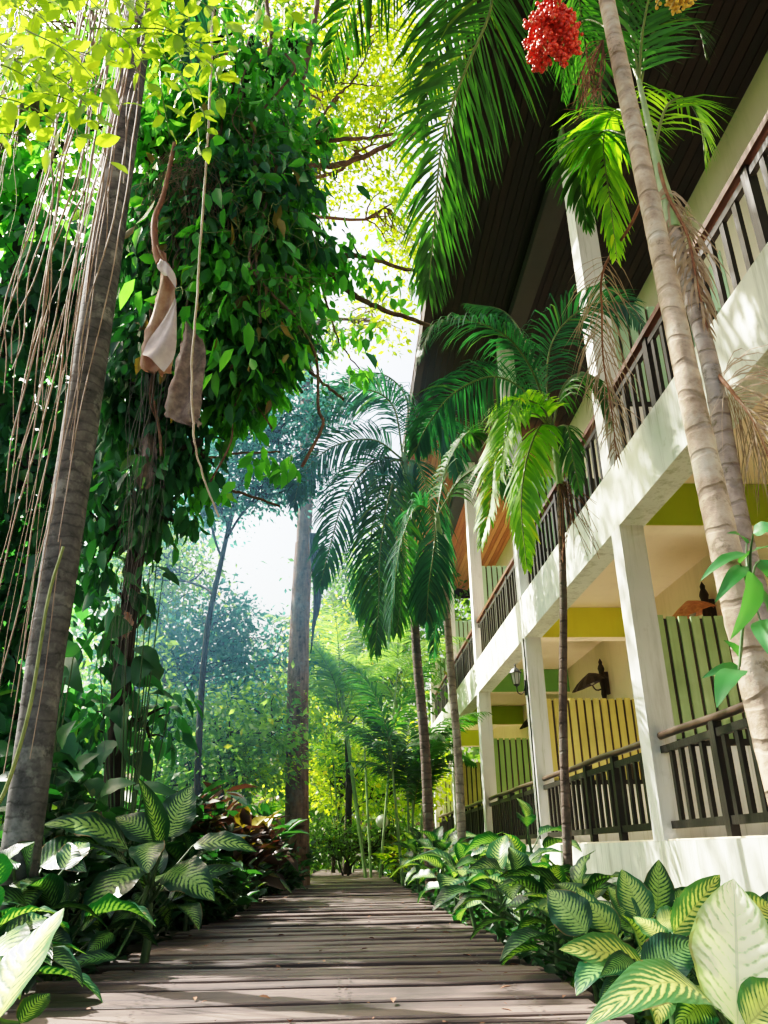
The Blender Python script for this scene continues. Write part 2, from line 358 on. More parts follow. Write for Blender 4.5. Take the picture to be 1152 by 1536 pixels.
def dieff(base, h, n, L, mat, label, group=None, tilt0=(.15,1.0), name='dieffenbachia', seed=None, spread=1.):
    base=np.array(base,float); l_,r_=edges(base[1]); base[0]=min(base[0],l_-.14) if base[0]<-.2 else max(base[0],r_+.22)
    t=thing(name,base,label,'plant',group)
    lean=rng.normal(0,.08,2)*h; top=base+[lean[0],lean[1],h]
    sm=MB().tube(bez([base,base+(top-base)*.5+[lean[0]*.1,0,0],top],6),np.linspace(.02,.012,6),6)
    a0=rng.random()*6
    for i in range(n):
        f=i/max(1,n-1); az=a0+i*2.4+rng.normal(0,.25); el=tilt0[1]-(tilt0[1]-tilt0[0])*(f**.8)*1. + rng.normal(0,.12)
        el = el if i>0 else 1.35
        b=top-[0,0,h*.45*f]; dirh=np.array([math.cos(az),math.sin(az),0])
        pl=L*(.35+.35*f)*spread
        p1=b+(dirh*math.cos(el+.35)+np.array([0,0,1])*math.sin(el+.35))*pl
        ln=L*(.75+.4*rng.random())*(1-.25*(i==0))
        tip=p1+(dirh*math.cos(el-.45)+np.array([0,0,1])*math.sin(el-.45))*ln
        sm.tube(bez([b,b+(p1-b)*.5+[0,0,-pl*.05],p1],5),[.009,.007,.006,.005,.004],5,cap=False)
        lm=MB(); nh=np.array([0,0,1])+dirh*-.5*math.sin(el)+rng.normal(0,.25,3)
        broad_leaf(lm,p1,tip,ln*(.48+.14*rng.random()),nh,arch=.1+.08*rng.random(),fold=.15+.25*rng.random(),curl=.05)
        lm.build('leaf',mat if not isinstance(mat,list) else mat[int(rng.integers(len(mat)))],t)
    sm.build('stem',M['stem'],t)
    return t

OV_V=np.array([[0,0,0],[.28,.22,.05],[.28,0,-.03],[.28,-.22,.05],[.65,.2,.03],[.65,0,-.06],[.65,-.2,.03],[1,0,-.14]],float)
OV_Q=[[2,5,4,1],[3,6,5,2]]; OV_T=[[0,2,1],[0,3,2],[5,7,4],[6,7,5]]
RH_V=np.array([[0,0,0],[.45,.26,.04],[1,0,-.06],[.45,-.26,.04]],float); RH_Q=[[0,3,2,1]]
def frames(D,roll_sd=.6,up=(0,0,1)):
    D=nrm(D); n=np.tile(np.array(up,float),(len(D),1))+rng.normal(0,roll_sd,(len(D),3))
    n=nrm(n-D*np.sum(n*D,1)[:,None]); s=np.cross(n,D); return D,s,n
def scatter(mb,C,D,size,ov=False,roll=.6,wid=1.,up=(0,0,1)):
    X,S,Nn=frames(D,roll,up); size=np.broadcast_to(np.asarray(size,float),(len(C),))[:,None]
    if ov: mb.inst(OV_V,OV_Q,OV_T,C,X*size,S*size*wid,Nn*size)
    else: mb.inst(RH_V,RH_Q,None,C,X*size,S*size*wid,Nn*size)
def blob_pts(c,r,n,k=14,tight=.28,shell=.55):
    """points of foliage gathered in k clumps inside an ellipsoid, denser toward its skin"""
    c=np.array(c,float); r=np.array(r,float)
    d=nrm(rng.normal(size=(k,3))); rad=(shell+(1-shell)*rng.random(k))[:,None]; cen=c+d*rad*r
    wt=rng.random(k)+.3; idx=rng.choice(k,n,p=wt/wt.sum())
    off=rng.normal(size=(n,3))*tight*r*(.6+.8*rng.random(k))[idx][:,None]
    return cen[idx]+off, cen, idx
def branch(mb,a,b,r0,r1,wob=.08,n=9,sides=7,sag=0.):
    a=np.array(a,float); b=np.array(b,float); L=np.linalg.norm(b-a)
    k=[a]+[a+(b-a)*f+rng.normal(0,wob*L*.5,3)+[0,0,sag*L*math.sin(f*3.14)] for f in (.3,.6,.8)]+[b]
    p=bez(k,n); mb.tube(p,np.linspace(r0,r1,n),sides); return p

def tree(name,label,base,trunk_pts,r0,r1,blobs,leafmat,leaf,barkmat,cat='tree',group=None,ov=False,droop=.4,twigs=True,wid=1.,tsides=14,mats=None,roll=.7,twr=.012,lmul=1.):
    t=thing(name,base,label,cat,group)
    tp=bez(trunk_pts,26); rr=np.linspace(r0,r1,26)*(1+.05*np.sin(np.arange(26)*1.7)); rr[0]*=1.35; rr[1]*=1.12
    tm=MB().tube(tp,rr,tsides); tm.build('trunk',barkmat,t)
    bm_=MB(); lms={}
    for bi,bl in enumerate(blobs):
        c,r,n=bl[:3]; k=bl[3] if len(bl)>3 else 14; mm=bl[4] if len(bl)>4 else leafmat
        n=int(n*lmul); P,cen,idx=blob_pts(c,r,n,k); c=np.array(c)
        if twigs:
            j=np.argmin(np.linalg.norm(tp-(c-[0,0,np.max(r)]),axis=1)); j=min(j,23)
            lp=branch(bm_,tp[j],c,max(.02,rr[j]*.4),.02,.12)
            for cc in cen:
                q=lp[rng.integers(4,9)]; branch(bm_,q,cc,.018+twr*.3,.004,.14,7,5)
        D=nrm(P-cen[idx])+rng.normal(0,.5,P.shape)+[0,0,-droop]
        lm=lms.setdefault(mm.name,[MB(),mm])[0]
        scatter(lm,P,D,leaf*(.45+1.1*rng.random(n)**1.4),ov,roll,wid)
    if bm_.n: bm_.build('branches',barkmat,t)
    for lm,mm in lms.values(): lm.build('crown',mm,t)
    return t

def frond_mesh(rp, side, nl, Lmax, wid, ang=1.0, gdroop=.5, lift=.25, stalk=.12, seg=4, jit=.08, rr=.012, endang=.5, taper=.35):
    """rp: smooth rachis curve; returns MBs (leaflets, rachis)"""
    rp=np.asarray(rp,float); m=len(rp); T=nrm(np.gradient(rp,axis=0))
    S=np.zeros((m,3)); s=np.array(side,float)
    for i in range(m):
        s=s-T[i]*np.dot(s,T[i]); s=s/np.linalg.norm(s); S[i]=s
    NN=np.cross(S,T)
    rm=MB().tube(rp,np.linspace(rr,rr*.25,m),6)
    lm=MB()
    for sg in (-1,1):
        u=stalk+(1-stalk)*(np.arange(nl)+rng.random(nl)*.5)/nl; x=u*(m-1); i=np.minimum(x.astype(int),m-2); f=(x-i)[:,None]
        p=rp[i]*(1-f)+rp[i+1]*f; t=nrm(T[i]*(1-f)+T[i+1]*f); s=nrm(S[i]*(1-f)+S[i+1]*f)*sg; n=nrm(NN[i]*(1-f)+NN[i+1]*f)
        w=(u-stalk)/(1-stalk); a=(ang*(1-w)+endang*w+rng.normal(0,jit,nl))[:,None]
        L=Lmax*(.55+.45*np.sin(np.pi*np.clip(w*.9+.12,0,1)))*(1-(1-taper)*w**3)*(1+rng.normal(0,.05,nl))
        L=L[:,None]; d=nrm(t*np.cos(a)+s*np.sin(a)+n*(lift+rng.normal(0,jit,nl))[:,None])
        pts=[p]; cur=p
        g=np.array([0,0,-1.])
        for k in range(seg):
            dd=nrm(d+g*gdroop*(k/(seg-1))**1.2*(1+rng.normal(0,.15,nl))[:,None]); cur=cur+dd*L/seg; pts.append(cur)
        pts=np.array(pts)          # seg+1, nl, 3
        wv=nrm(np.cross(d,n))
        ws=np.array([.45,1,.9,.6,.06] if seg==4 else np.interp(np.linspace(0,1,seg+1),[0,.25,.5,.75,1],[.45,1,.9,.6,.06]))*wid/2
        ext=-1 if sg>0 else 1
        A=pts+wv[None]*ws[:,None,None]; B=pts-wv[None]*ws[:,None,None]
        V=np.stack([A,B],2).transpose(1,0,2,3).reshape(-1,3)   # nl, seg+1, 2
        b=(np.arange(nl)*(seg+1)*2)[:,None]+np.arange(seg)[None]*2
        q=np.stack([b,b+1,b+3,b+2],-1).reshape(-1,4); lm.add(V,q)
    return lm,rm
def frond(parent,rp,side,nl,Lmax,wid,mat,**k):
    lm,rm=frond_mesh(rp,side,nl,Lmax,wid,**k)
    f=lm.build('frond',mat,parent); rm.build('stalk',M['rachis'],f); return f
def arc(base,az,el,L,drop,n=18):
    """a rachis leaving at azimuth az and elevation el, bending down by drop radians over its length"""
    p=np.array(base,float); out=[p.copy()]
    for i in range(n-1):
        e=el-drop*((i+1)/(n-1))**1.3; p=p+np.array([math.cos(az)*math.cos(e),math.sin(az)*math.cos(e),math.sin(e)])*L/(n-1); out.append(p.copy())
    return np.array(out)
def side_of(az): return np.array([-math.sin(az),math.cos(az),0])
# ================================================================== SETTING
g=MB(); a=np.linspace(-1,1,90); gx=np.sign(a)*np.abs(a)**3*260; gy=np.sign(a)*np.abs(a)**3*260+10
GX,GY=np.meshgrid(gx,gy,indexing='ij')
def gz(x,y): return -.14+.03*np.sin(x*1.7)*np.cos(y*1.3)
GZ=gz(GX,GY); g.grid(np.stack([GX,GY,GZ],-1)); tag(g.build('ground',M['soil'],origin=(0,0,-.14)),kind='structure')

# boardwalk: loose weathered planks on two bearers
b=MB(); y=1.2; NAILS=[]
def edges(Y):
    l=np.interp(Y,[2.3,3.3,4.6,7,12,25],[-1.26,-1.2,-1.12,-1.0,-.84,-.66]); r=np.interp(Y,[2.3,3.2,4.5,7,12,25],[.88,.86,.86,.86,.86,.84]); return l,r
while y<25.5:
    w=rng.uniform(.095,.155); l,r=edges(y); l+=rng.normal(0,.035); r+=rng.normal(0,.025)
    rz=rng.normal(0,.006); rx=rng.normal(0,.03); z=rng.normal(0,.007)
    nx=14; xs=np.linspace(l,r,nx); warp=np.cumsum(rng.normal(0,.0012,nx))
    gap=rng.uniform(.012,.04)
    ring=[]
    for i,x in enumerate(xs):
        dy=(x)*rz; e=.0 if 0<i<nx-1 else .004
        bz=z+warp[i]-warp.mean(); c=.005
        ring.append([[x,y+dy+e,bz-.045],[x,y+dy,bz-c-rx*w/2],[x,y+dy+c,bz-rx*w/2],[x,y+w-gap+dy-c,bz+rx*w/2],[x,y+w-gap+dy,bz-c+rx*w/2],[x,y+w-gap+dy,bz-.045]])
    P=np.array(ring); n=6
    i=np.arange(nx-1)[:,None]*n; j=np.arange(n)[None]; k=(j+1)%n
    q=np.stack([i+j,i+n+j,i+n+k,i+k],-1).reshape(-1,4); q=np.vstack([q,[[0,1,4,5],[1,2,3,4]], np.array([[5,4,1,0],[4,3,2,1]])+(nx-1)*n])
    b.add(P.reshape(-1,3),q); NAILS+= [y+w*.3,y+w*.66]; y+=w
bwk=tag(b.build('boardwalk',M['deck'],smooth=False,origin=(0,12,0)),kind='structure')
m=MB()
for yy in NAILS:
    for xx in (-.7,0,.62):
        for dx in (-.02,.022):
            x_=xx+dx+rng.normal(0,.006); y_=yy+rng.normal(0,.01); m.add([[x_+.006*math.cos(a),y_+.006*math.sin(a),.011] for a in np.linspace(0,5.3,6)],tris=[[0,1,2],[0,2,3],[0,3,4],[0,4,5]])
tag(m.build('nail_heads',M['iron'],bwk,False),kind='stuff')
b=MB()
for xx in (-.7,0,.62): b.box(xx-.04,xx+.04,1.2,25.4,-.19,-.062)
tag(b.build('boardwalk_bearers',M['railing'],smooth=False,origin=(0,12,-.19)),kind='structure')

# ================================================================== BUILDING
XF,XB=2.7,2.94; W=4.58; PT=.53
bd=thing('hotel_building',(XF,9,-.15),'two storey white balcony block with dark railings and a deep timber roof along the boardwalk','building')
def part(name,mat,*boxes,parent=bd,smooth=False):
    m=MB()
    for bx in boxes: m.box(*bx)
    return m.build(name,mat,parent,smooth)
YS=-2.2; YE=25.05
colY=[(-1.76,-1.51),(2.66,2.91),(7.07,7.32),(11.50,11.76),(15.95,16.21),(20.40,20.66),(24.78,25.04)]
part('plinth',M['wall'],(XF,9,YS,YE,-.3,PT-.004))
part('ground_floor',M['cream'],(XF+.03,9,YS+.03,YE-.03,PT-.002,PT+.01))
part('facade_beam',M['wall'],(XF,XB+.02,YS,YE,3.405,4.04))
part('floor_slab',M['peach'],(XB+.02,W+.02,YS+.02,YE-.02,3.872,4.02))
# room block behind the balconies
part('back_wall',M['cream'],(W,9,YS+.01,YE-.01,PT+.01,3.95))
part('upper_wall',M['khaki'],(W,9,YS+.012,YE-.012,3.952,8.46))
zc=8.72
for i,(a0,a1) in enumerate(colY):
    part('column',M['column'],(XF-.002,XB,a0,a1,PT-.003,3.404))
    m=MB(); m.box(XF-.004,XB,a0,a1,4.041,8.98)
    m.build('column',M['column'],bd,False)
bandm={1:M['lime'],2:M['lime'],3:M['yellow'],4:M['green'],5:M['lime'],6:M['lime']}
for i,(a0,a1) in enumerate(colY):
    part('cross_beam',M['peach'],(XB+.022,W-.002,a0+.01,a1-.02,3.405,3.87))
    if i in bandm: part('painted_band',bandm[i],(XB+.024,W-.004,a0+.004,a0+.012,3.412,3.868))
# slatted privacy screens between balconies, on low white walls
scr={1:'slat_green',2:'slat_green',3:'slat_yellow',4:'slat_dark',5:'slat_yellow',6:'slat_green'}
def screen(yy,z0,z1,mat,x0=XB+.01,x1=W-.005,pitch=.118):
    f=MB()
    for zz in (z0+.06,(z0+z1)/2-.1,z1-.12): f.box(x0,x1,yy+.036,yy+.07,zz-.03,zz+.03)
    s=f.build('screen_frame',M['batten'],bd,False)
    m=MB(); x=x0; k=0
    while x<x1-.03:
        m.box(x,min(x+pitch-.034,x1),yy,yy+.022,z0+rng.normal(0,.003),z1+rng.normal(0,.004)); x+=pitch
    sl=m.build('slats',M[mat],s,False)
    m=MB(); x=x0+pitch-.034
    while x<x1-.03: m.box(x-.004,x+.036,yy+.0235,yy+.034,z0+.002,z1-.02); x+=pitch
    m.build('battens',M['batten'],s,False)
for i,(a0,a1) in enumerate(colY):
    if i==0: continue
    part('balcony_wall',M['column'],(XB+.003,W-.003,a0+.06,a1-.04,PT+.011,1.30))
    screen(a0+.10,1.36,2.51,scr[i])
    part('screen_rail',M['railing'],(XB+.005,W-.004,a0+.05,a0+.16,1.302,1.36))
    part('balcony_wall',M['column'],(XB+.003,W-.003,a0+.06,a1-.04,4.021,4.80))
    screen(a0+.10,4.86,6.15,'slat_mint')
    part('screen_rail',M['railing'],(XB+.005,W-.004,a0+.05,a0+.16,4.802,4.858))
part('mint_panel',M['mint'],(W-.012,W-.002,7.4,11.45,4.03,7.2))
for (y0,y1,zz) in ((3.4,4.4,0),(8.3,9.3,0),(12.7,13.7,0),(17.2,18.2,0)):      # doors in the back wall
    for z0 in (PT+.012,4.03):
        d=part('door',M['cream'] if z0<2 else M['khaki'],(W-.03,W-.003,y0-.05,y1+.05,z0,z0+2.15))
        m=MB().box(W-.045,W-.031,y0,y1,z0+.02,z0+2.08); m.build('door_leaf',M['handrail_low'],d,False)

def railing(y0,y1,zb,ztop,up):
    """one bay of balustrade: round handrail, flat top and bottom rails, flat bars, three thicker posts"""
    r=MB(); xc=XF+.10
    r.box(xc-.022,xc+.022,y0,y1,ztop-.145,ztop-.085); r.box(xc-.022,xc+.022,y0,y1,zb,zb+.062)
    rl=r.build('railing',M['railing'],bd,False)
    h=MB()
    if up: h.box(xc-.055,xc+.055,y0,y1,ztop-.045,ztop+.012)
    else: h.tube(np.array([[xc-.0,yy,ztop+.006*math.sin(yy*3)] for yy in np.linspace(y0,y1,12)]),.034,12)
    h.build('handrail',M['handrail'] if up else M['handrail_low'],rl,up is False)
    L=y1-y0; posts=[y0+L*f for f in (.26,.5,.74)]
    for p in posts:
        m=MB().box(xc-.034,xc+.034,p-.042,p+.042,zb-.12+ (.005 if not up else .09),ztop-.03); m.build('post',M['railing'],rl,False)
    yy=y0+.07
    while yy<y1-.03:
        if min(abs(yy-p) for p in posts)>.07:
            j=rng.normal(0,.004)
            MB().box(xc-.017,xc+.017,yy-.028+j,yy+.028+j,zb+.05,ztop-.10).build('baluster',M['railing'],rl,False)
        yy+=.205
for i in range(1,6):
    y0=colY[i][1]+.003; y1=colY[i+1][0]-.003
    railing(y0,y1,.62,1.38,False); railing(y0-.0,y1,4.075,4.885,True)

# roof: timber soffit rising to the eave, hung on a beam over the columns
ex,ez=1.48,9.13; wx,wz=W+.1,8.46
def sz(x): return ez+(wz-ez)*(x-ex)/(wx-ex)
RY0,RY1=-3.0,25.4
m=MB(); x=ex; 
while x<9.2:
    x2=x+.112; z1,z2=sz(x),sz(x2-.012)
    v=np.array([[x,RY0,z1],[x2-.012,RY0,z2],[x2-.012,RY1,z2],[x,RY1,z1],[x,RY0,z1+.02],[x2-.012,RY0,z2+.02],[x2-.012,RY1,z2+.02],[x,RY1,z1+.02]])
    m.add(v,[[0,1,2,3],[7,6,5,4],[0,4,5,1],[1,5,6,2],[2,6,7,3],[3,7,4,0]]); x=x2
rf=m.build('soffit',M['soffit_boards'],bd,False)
m=MB(); m.add([[ex,RY0,sz(ex)+.022],[9.3,RY0,sz(9.3)+.022],[9.3,RY1,sz(9.3)+.022],[ex,RY1,sz(ex)+.022]],[[0,1,2,3]]); m.build('soffit_backing',M['groove'],rf,False)
m=MB(); m.add([[ex-.15,RY0,9.33],[9.5,RY0,11.6],[9.5,RY1+.1,11.6],[ex-.15,RY1+.1,9.33],[ex-.15,RY0,9.27],[9.5,RY0,11.54],[9.5,RY1+.1,11.54],[ex-.15,RY1+.1,9.27]],[[0,1,2,3],[4,7,6,5],[0,4,5,1],[1,5,6,2],[2,6,7,3],[3,7,4,0]])
m.build('roof',M['tile'],bd,False)
part('eave_board',M['soffit'],(ex-.14,ex-.005,RY0,RY1+.02,8.98,9.262))
part('eave_board',M['soffit'],(ex,9.3,RY1+.003,RY1+.06,8.3,9.5))
part('roof_beam',M['beam_dark'],(XF+.02,XB+.08,YS,YE,8.62,8.80))
part('end_wall',M['wall'],(W+.3,9,YE-.2,YE+.1,0,9))

# lantern on the column, carved wall lamps inside
ln=thing('wall_lantern',(2.56,11.7,2.70),'small black iron lantern with frosted glass fixed to the outer face of a white column','lantern')
def lathe(prof,c,n=12,square=False):
    m=MB(); P=[]
    for r,z in prof: P.append([[c[0]+r*math.cos(t),c[1]+r*math.sin(t),c[2]+z] for t in np.linspace(0,2*math.pi,n+1)])
    m.grid(P); return m
lathe([(.002,-.12),(.03,-.10),(.045,-.09),(.045,-.08)],(2.56,11.7,2.82),6).build('base',M['iron'],ln)
lathe([(.045,-.08),(.072,.09)],(2.56,11.7,2.82),6).build('glass',M['glass'],ln,False)
lathe([(.095,.09),(.085,.11),(.05,.15),(.02,.17),(.012,.2),(.018,.215),(.002,.23)],(2.56,11.7,2.82),6).build('cap',M['iron'],ln,False)
m=MB()
for k in range(6):
    t=k*math.pi/3; m.tube([[2.56+.046*math.cos(t),11.7+.046*math.sin(t),2.74],[2.56+.073*math.cos(t),11.7+.073*math.sin(t),2.91]],.005,4)
m.build('cage',M['iron'],ln)
m=MB().tube(bez([[2.56,11.7,2.72],[2.57,11.7,2.62],[2.64,11.7,2.60],[2.68,11.7,2.68]],10),.009,6); m.box(2.68,2.697,11.66,11.74,2.58,2.80); m.build('bracket',M['iron'],ln)
pp=MB().tube([[2.685,11.55,.6],[2.685,11.55,3.4]],.011,6)
tag(pp.build('drain_pipe',M['railing']),'thin dark pipe running up the edge of the white column beside the lantern','pipe')
def wall_lamp(y,lit,label):
    c=np.array([W-.10,y,3.02]); t=thing('wall_lamp',c,label,'wall lamp','carved wall lamps on the balcony walls')
    m=lathe([(.02,-.32),(.045,-.28),(.035,-.2),(.05,-.1),(.04,0),(.06,.12),(.045,.2),(.05,.30),(.062,.34),(.05,.38),(.03,.42),(.035,.46),(.004,.52)],c,8); m.build('post',M['carved'],t)
    m=MB().box(c[0]+.03,W-.002,y-.05,y+.05,c[2]-.1,c[2]+.28); m.build('back_plate',M['carved'],t,False)
    # scalloped umbrella shade leaning out from the wall
    P=[]; n=24
    for r,z in ((.015,.02),(.12,-.03),(.22,-.10),(.31,-.19)):
        row=[]
        for k in range(n+1):
            a=2*math.pi*k/n; rr=r*(1+(.05 if r>.2 else .02)*math.cos(a*12)); row.append([c[0]-.24+rr*math.cos(a),c[1]-.03+rr*1.05*math.sin(a),c[2]+.24+z+.1*math.cos(a)*r/.27])
        P.append(row)
    m=MB().grid(P); m.build('shade',M['shade_orange'] if lit else M['carved'],t,False)  # orange colour imitates sun on the one lamp, the others stay dark
    m=MB().tube(bez([c+[0,0,0],c+[-.12,0,-.03],c+[-.19,-.02,.05],c+[-.2,-.03,.2]],9),.014,6); m.build('arm',M['carved'],t)
    m=lathe([(.002,-.05),(.04,-.02),(.045,.03),(.02,.07)],c+np.array([-.2,-.03,.1]),10); m.build('bulb',M['glass'],t)
wall_lamp(9.25,True,'carved wall lamp with umbrella shade coloured sunlit orange above the pale green screen')
wall_lamp(13.55,False,'dark carved wall lamp with umbrella shade above the yellow screen')
wall_lamp(18.0,False,'dark carved wall lamp peeking over the far dull green screen')
# ================================================================== PALMS
def ringed(mb,pts,r0,r1,n=90,sp=.13,sides=18,amp=.05):
    p=bez(pts,n); d=np.concatenate([[0],np.cumsum(np.linalg.norm(np.diff(p,axis=0),axis=1))])
    d=d+np.cumsum(rng.normal(0,sp*.05,n)); r=np.linspace(r0,r1,n)*(1+amp*np.maximum(0,np.cos(d/sp*2*np.pi))**6*rng.uniform(.3,1,n))*(1+rng.normal(0,.008,n)); mb.tube(p,r,sides); return p
GZ0=-.14
# -- near palm, right foreground
b0=at(1130,1000,2.1); pts=[np.array([b0[0]+.02,2.02,GZ0]),b0,at(1060,700,2.22),at(985,350,2.38),at(912,10,2.5),at(880,-160,2.62)]
pn=thing('palm_tree',pts[0],'tall pale ringed palm in right foreground with bunches of red and yellow fruit','palm tree')
m=MB(); tp=ringed(m,pts,.050,.034,130,.11); m.build('trunk',M['palm_bark'],pn)
top=tp[-1]
m=MB().tube(bez([top,top+[-.02,.03,.5],top+[-.04,.05,1.0]],12),np.linspace(.045,.028,12),14); m.build('crownshaft',M['crownshaft'],pn)
cr=top+np.array([-.04,.05,1.0])
# the big hanging frond across the top of the view
rp=bez([cr,at(800,-260,3.0),at(742,-60,3.3),at(735,17,3.4),at(696,111,3.5),at(664,208,3.55),at(650,347,3.6),at(643,432,3.62)],46)
frond(pn,rp,(-.9,.0,.3),100,.82,.021,M['frond'],ang=1.0,gdroop=.85,lift=.0,stalk=.22,endang=.30,taper=.45,rr=.016)
rp=bez([cr,at(760,-200,3.2),at(690,-60,3.6),at(655,60,3.9),at(632,200,4.0)],40)
frond(pn,rp,(-.9,.1,.3),70,.7,.022,M['frond'],ang=.95,gdroop=1.2,lift=.0,stalk=.3,endang=.35,rr=.014)
for az,el,L,dr in ((2.4,.5,2.6,2.0),(1.2,.6,2.5,1.9),(.2,.5,2.4,2.0),(-1.0,.6,2.4,1.8),(-2.2,.7,2.4,1.8),(3.4,.8,2.4,1.5)):
    frond(pn,arc(cr,az,el,L,dr,26),side_of(az),60,.65,.026,M['frond'],gdroop=1.1)
def fruit(parent,anchor,cen,rad,n,mat,br,stalkmat):
    s=MB(); s.tube(bez([anchor,(anchor+cen)/2+[0,0,.06],cen+[0,0,rad[2]*.9]],10),np.linspace(.014,.008,10),7)
    P=[];
    for k in range(34):
        d=nrm(rng.normal(size=3)); d[2]=-abs(d[2])*.9-.1 if rng.random()<.75 else d[2]; e=cen+d*rad*(.75+.35*rng.random())
        c0=cen+[rng.normal(0,.1)*rad[0],rng.normal(0,.1)*rad[1],rad[2]*(.8-1.0*rng.random())]
        q=bez([c0,(c0+e)/2+rng.normal(0,.15,3)*rad,e],14); s.tube(q,.0028,4,False)
        for i in range(n//34):
            u=rng.uniform(.3,1); pt=q[int(u*13)]+rng.normal(0,.011,3); P.append(pt)
    st=s.build('fruit_bunch',stalkmat,parent)
    # small round berries
    ph=[]; 
    for z,rr,k0 in ((.0,0,1),): pass
    nv=6; tv=[[0,0,1]]; 
    for lat in (.6,0,-.6):
        for k in range(nv): tv.append([math.cos(lat)*math.cos(k*2*math.pi/nv+lat),math.cos(lat)*math.sin(k*2*math.pi/nv+lat),math.sin(lat)])
    tv.append([0,0,-1]); tv=np.array(tv)
    tq=[[1+l*nv+k,1+(l+1)*nv+k,1+(l+1)*nv+(k+1)%nv,1+l*nv+(k+1)%nv] for l in (0,1) for k in range(nv)]
    tt=[[0,1+k,1+(k+1)%nv] for k in range(nv)]+[[len(tv)-1,1+2*nv+(k+1)%nv,1+2*nv+k] for k in range(nv)]
    P=np.array(P); sz_=br*(.8+.4*rng.random(len(P)))[:,None]; I=np.ones((len(P),1))
    MB().inst(tv,tq,tt,P,np.array([[1,0,0.]])*sz_,np.array([[0,1,0.]])*sz_,np.array([[0,0,1.]])*sz_*1.1).build('berries',mat,st)
fc=at(824,44,2.42); fruit(pn,tp[112],fc,np.array([.155,.14,.24]),1150,M['berry'],.0098,M['berry_stalk'])
fc=at(1020,-22,2.55); fruit(pn,tp[-2],fc,np.array([.15,.12,.115]),520,M['berry_yellow'],.0085,M['berry_stalk'])
# old bare fruit stalks
s=MB()
a0=at(905,60,2.5)
for k in range(16):
    e=at(rng.uniform(862,905),rng.uniform(90,165),2.55); q=bez([a0,(a0+e)/2+rng.normal(0,.03,3),e+rng.normal(0,.02,3)],10); s.tube(q,.0025,4,False)
    for j in range(3): s.tube(bez([q[5+j],q[6+j]+rng.normal(0,.02,3),q[6+j]+rng.normal(0,.045,3)+[0,0,-.03]],5),.0016,3,False)
s.build('bare_fruit_stalks',M['dead_brown'],pn)

# -- second palm just behind it
pts=[np.array([at(1185,1250,3.0)[0],3.0,GZ0]),at(1160,1000,3.0),at(1112,800,3.05),at(1068,560,3.12),at(1035,440,3.16),at(1010,345,3.2)]
p2=thing('palm_tree',pts[0],'slimmer grey palm with green crownshaft leaning behind the near palm trunk','palm tree')
m=MB(); tp2=ringed(m,pts,.05,.037,110,.085); m.build('trunk',M['palm_bark_grey'],p2)
c0=tp2[-1]; c1=at(985,240,3.3); c2=at(958,120,3.35)
m=MB().tube(bez([c0+[0,0,-.01],(c0+c1)/2+[0,0,.0],c1,c2],16),np.concatenate([[.046,.045],np.linspace(.042,.014,14)]),14); m.build('crownshaft',M['crownshaft'],p2)
# hanging and arching fronds placed where they hang
def fr(parent,pxs,Y,side,nl,Lm,wid,mat,n=34,**k):
    Ys=Y if hasattr(Y,'__len__') else [Y]*len(pxs)
    rp=bez([at(x,y,yy) for (x,y),yy in zip(pxs,Ys)],n); return frond(parent,rp,side,nl,Lm,wid,mat,**k)
fr(p2,[(985,240),(955,190),(925,165),(905,210),(915,300),(925,385)],[3.3,3.5,3.7,3.85,3.9,3.9],(-1,0,.2),58,.52,.03,M['frond_light'],ang=.9,gdroop=1.1,lift=.0,stalk=.18)
fr(p2,[(985,240),(940,205),(900,200),(872,260),(880,340)],[3.3,3.5,3.8,4.0,4.1],(-1,0,.2),48,.5,.03,M['frond'],ang=.9,gdroop=1.2,lift=.0,stalk=.15)
fr(p2,[(980,230),(1000,160),(1030,150),(1052,190),(1058,250)],[3.3,3.4,3.5,3.55,3.6],(1,0,.3),34,.42,.026,M['frond_light'],ang=1.0,gdroop=1.,lift=.1,stalk=.1)
fr(p2,[(960,130),(975,60),(1000,25),(1045,40),(1060,90)],[3.35,3.4,3.5,3.6,3.6],(1,0,.4),22,.40,.022,M['frond'],ang=.8,gdroop=.7,lift=.1,stalk=.15)
fr(p2,[(958,120),(965,40),(985,-40),(1030,-110)],[3.35,3.3,3.3,3.3],(1,0,0),40,.5,.024,M['frond'],ang=.9,gdroop=.7,lift=.1,stalk=.05)
fr(p2,[(958,120),(930,60),(880,30),(850,70),(845,150)],[3.35,3.6,3.9,4.1,4.2],(-1,0,.2),44,.5,.024,M['frond'],ang=.9,gdroop=1.1,lift=.1,stalk=.1)
fr(p2,[(958,120),(940,20),(900,-60),(840,-80)],[3.35,3.3,3.3,3.3],(-1,0,0),40,.5,.024,M['frond'],ang=.9,gdroop=.9,lift=.1,stalk=.05)
# dead fronds
def dead_frond(parent,pxs,Y,nl,Lm,side=(1,0,.1),gd=1.6,wid=.010,ang=.7,stalk=.25):
    Ys=Y if hasattr(Y,'__len__') else [Y]*len(pxs)
    rp=bez([at(x,y,yy) for (x,y),yy in zip(pxs,Ys)],30)
    lm,rm=frond_mesh(rp,side,nl,Lm,wid,ang=ang,gdroop=gd,lift=.1,stalk=stalk,jit=.25,rr=.012,endang=.4)
    o=lm.build('dead_frond',M['dead'],parent); rm.build('stalk',M['dead_brown'],o)
dead_frond(p2,[(985,235),(1000,290),(1030,350),(1045,420),(1062,500)],[3.3,3.2,3.15,3.12,3.1],46,.34,wid=.014,gd=2.2,stalk=.2)
dead_frond(p2,[(1075,560),(1100,590),(1135,640),(1180,760)],[3.1,3.0,2.95,2.9],46,.5,side=(0,.3,1),gd=1.2,wid=.008,ang=.9,stalk=.05)
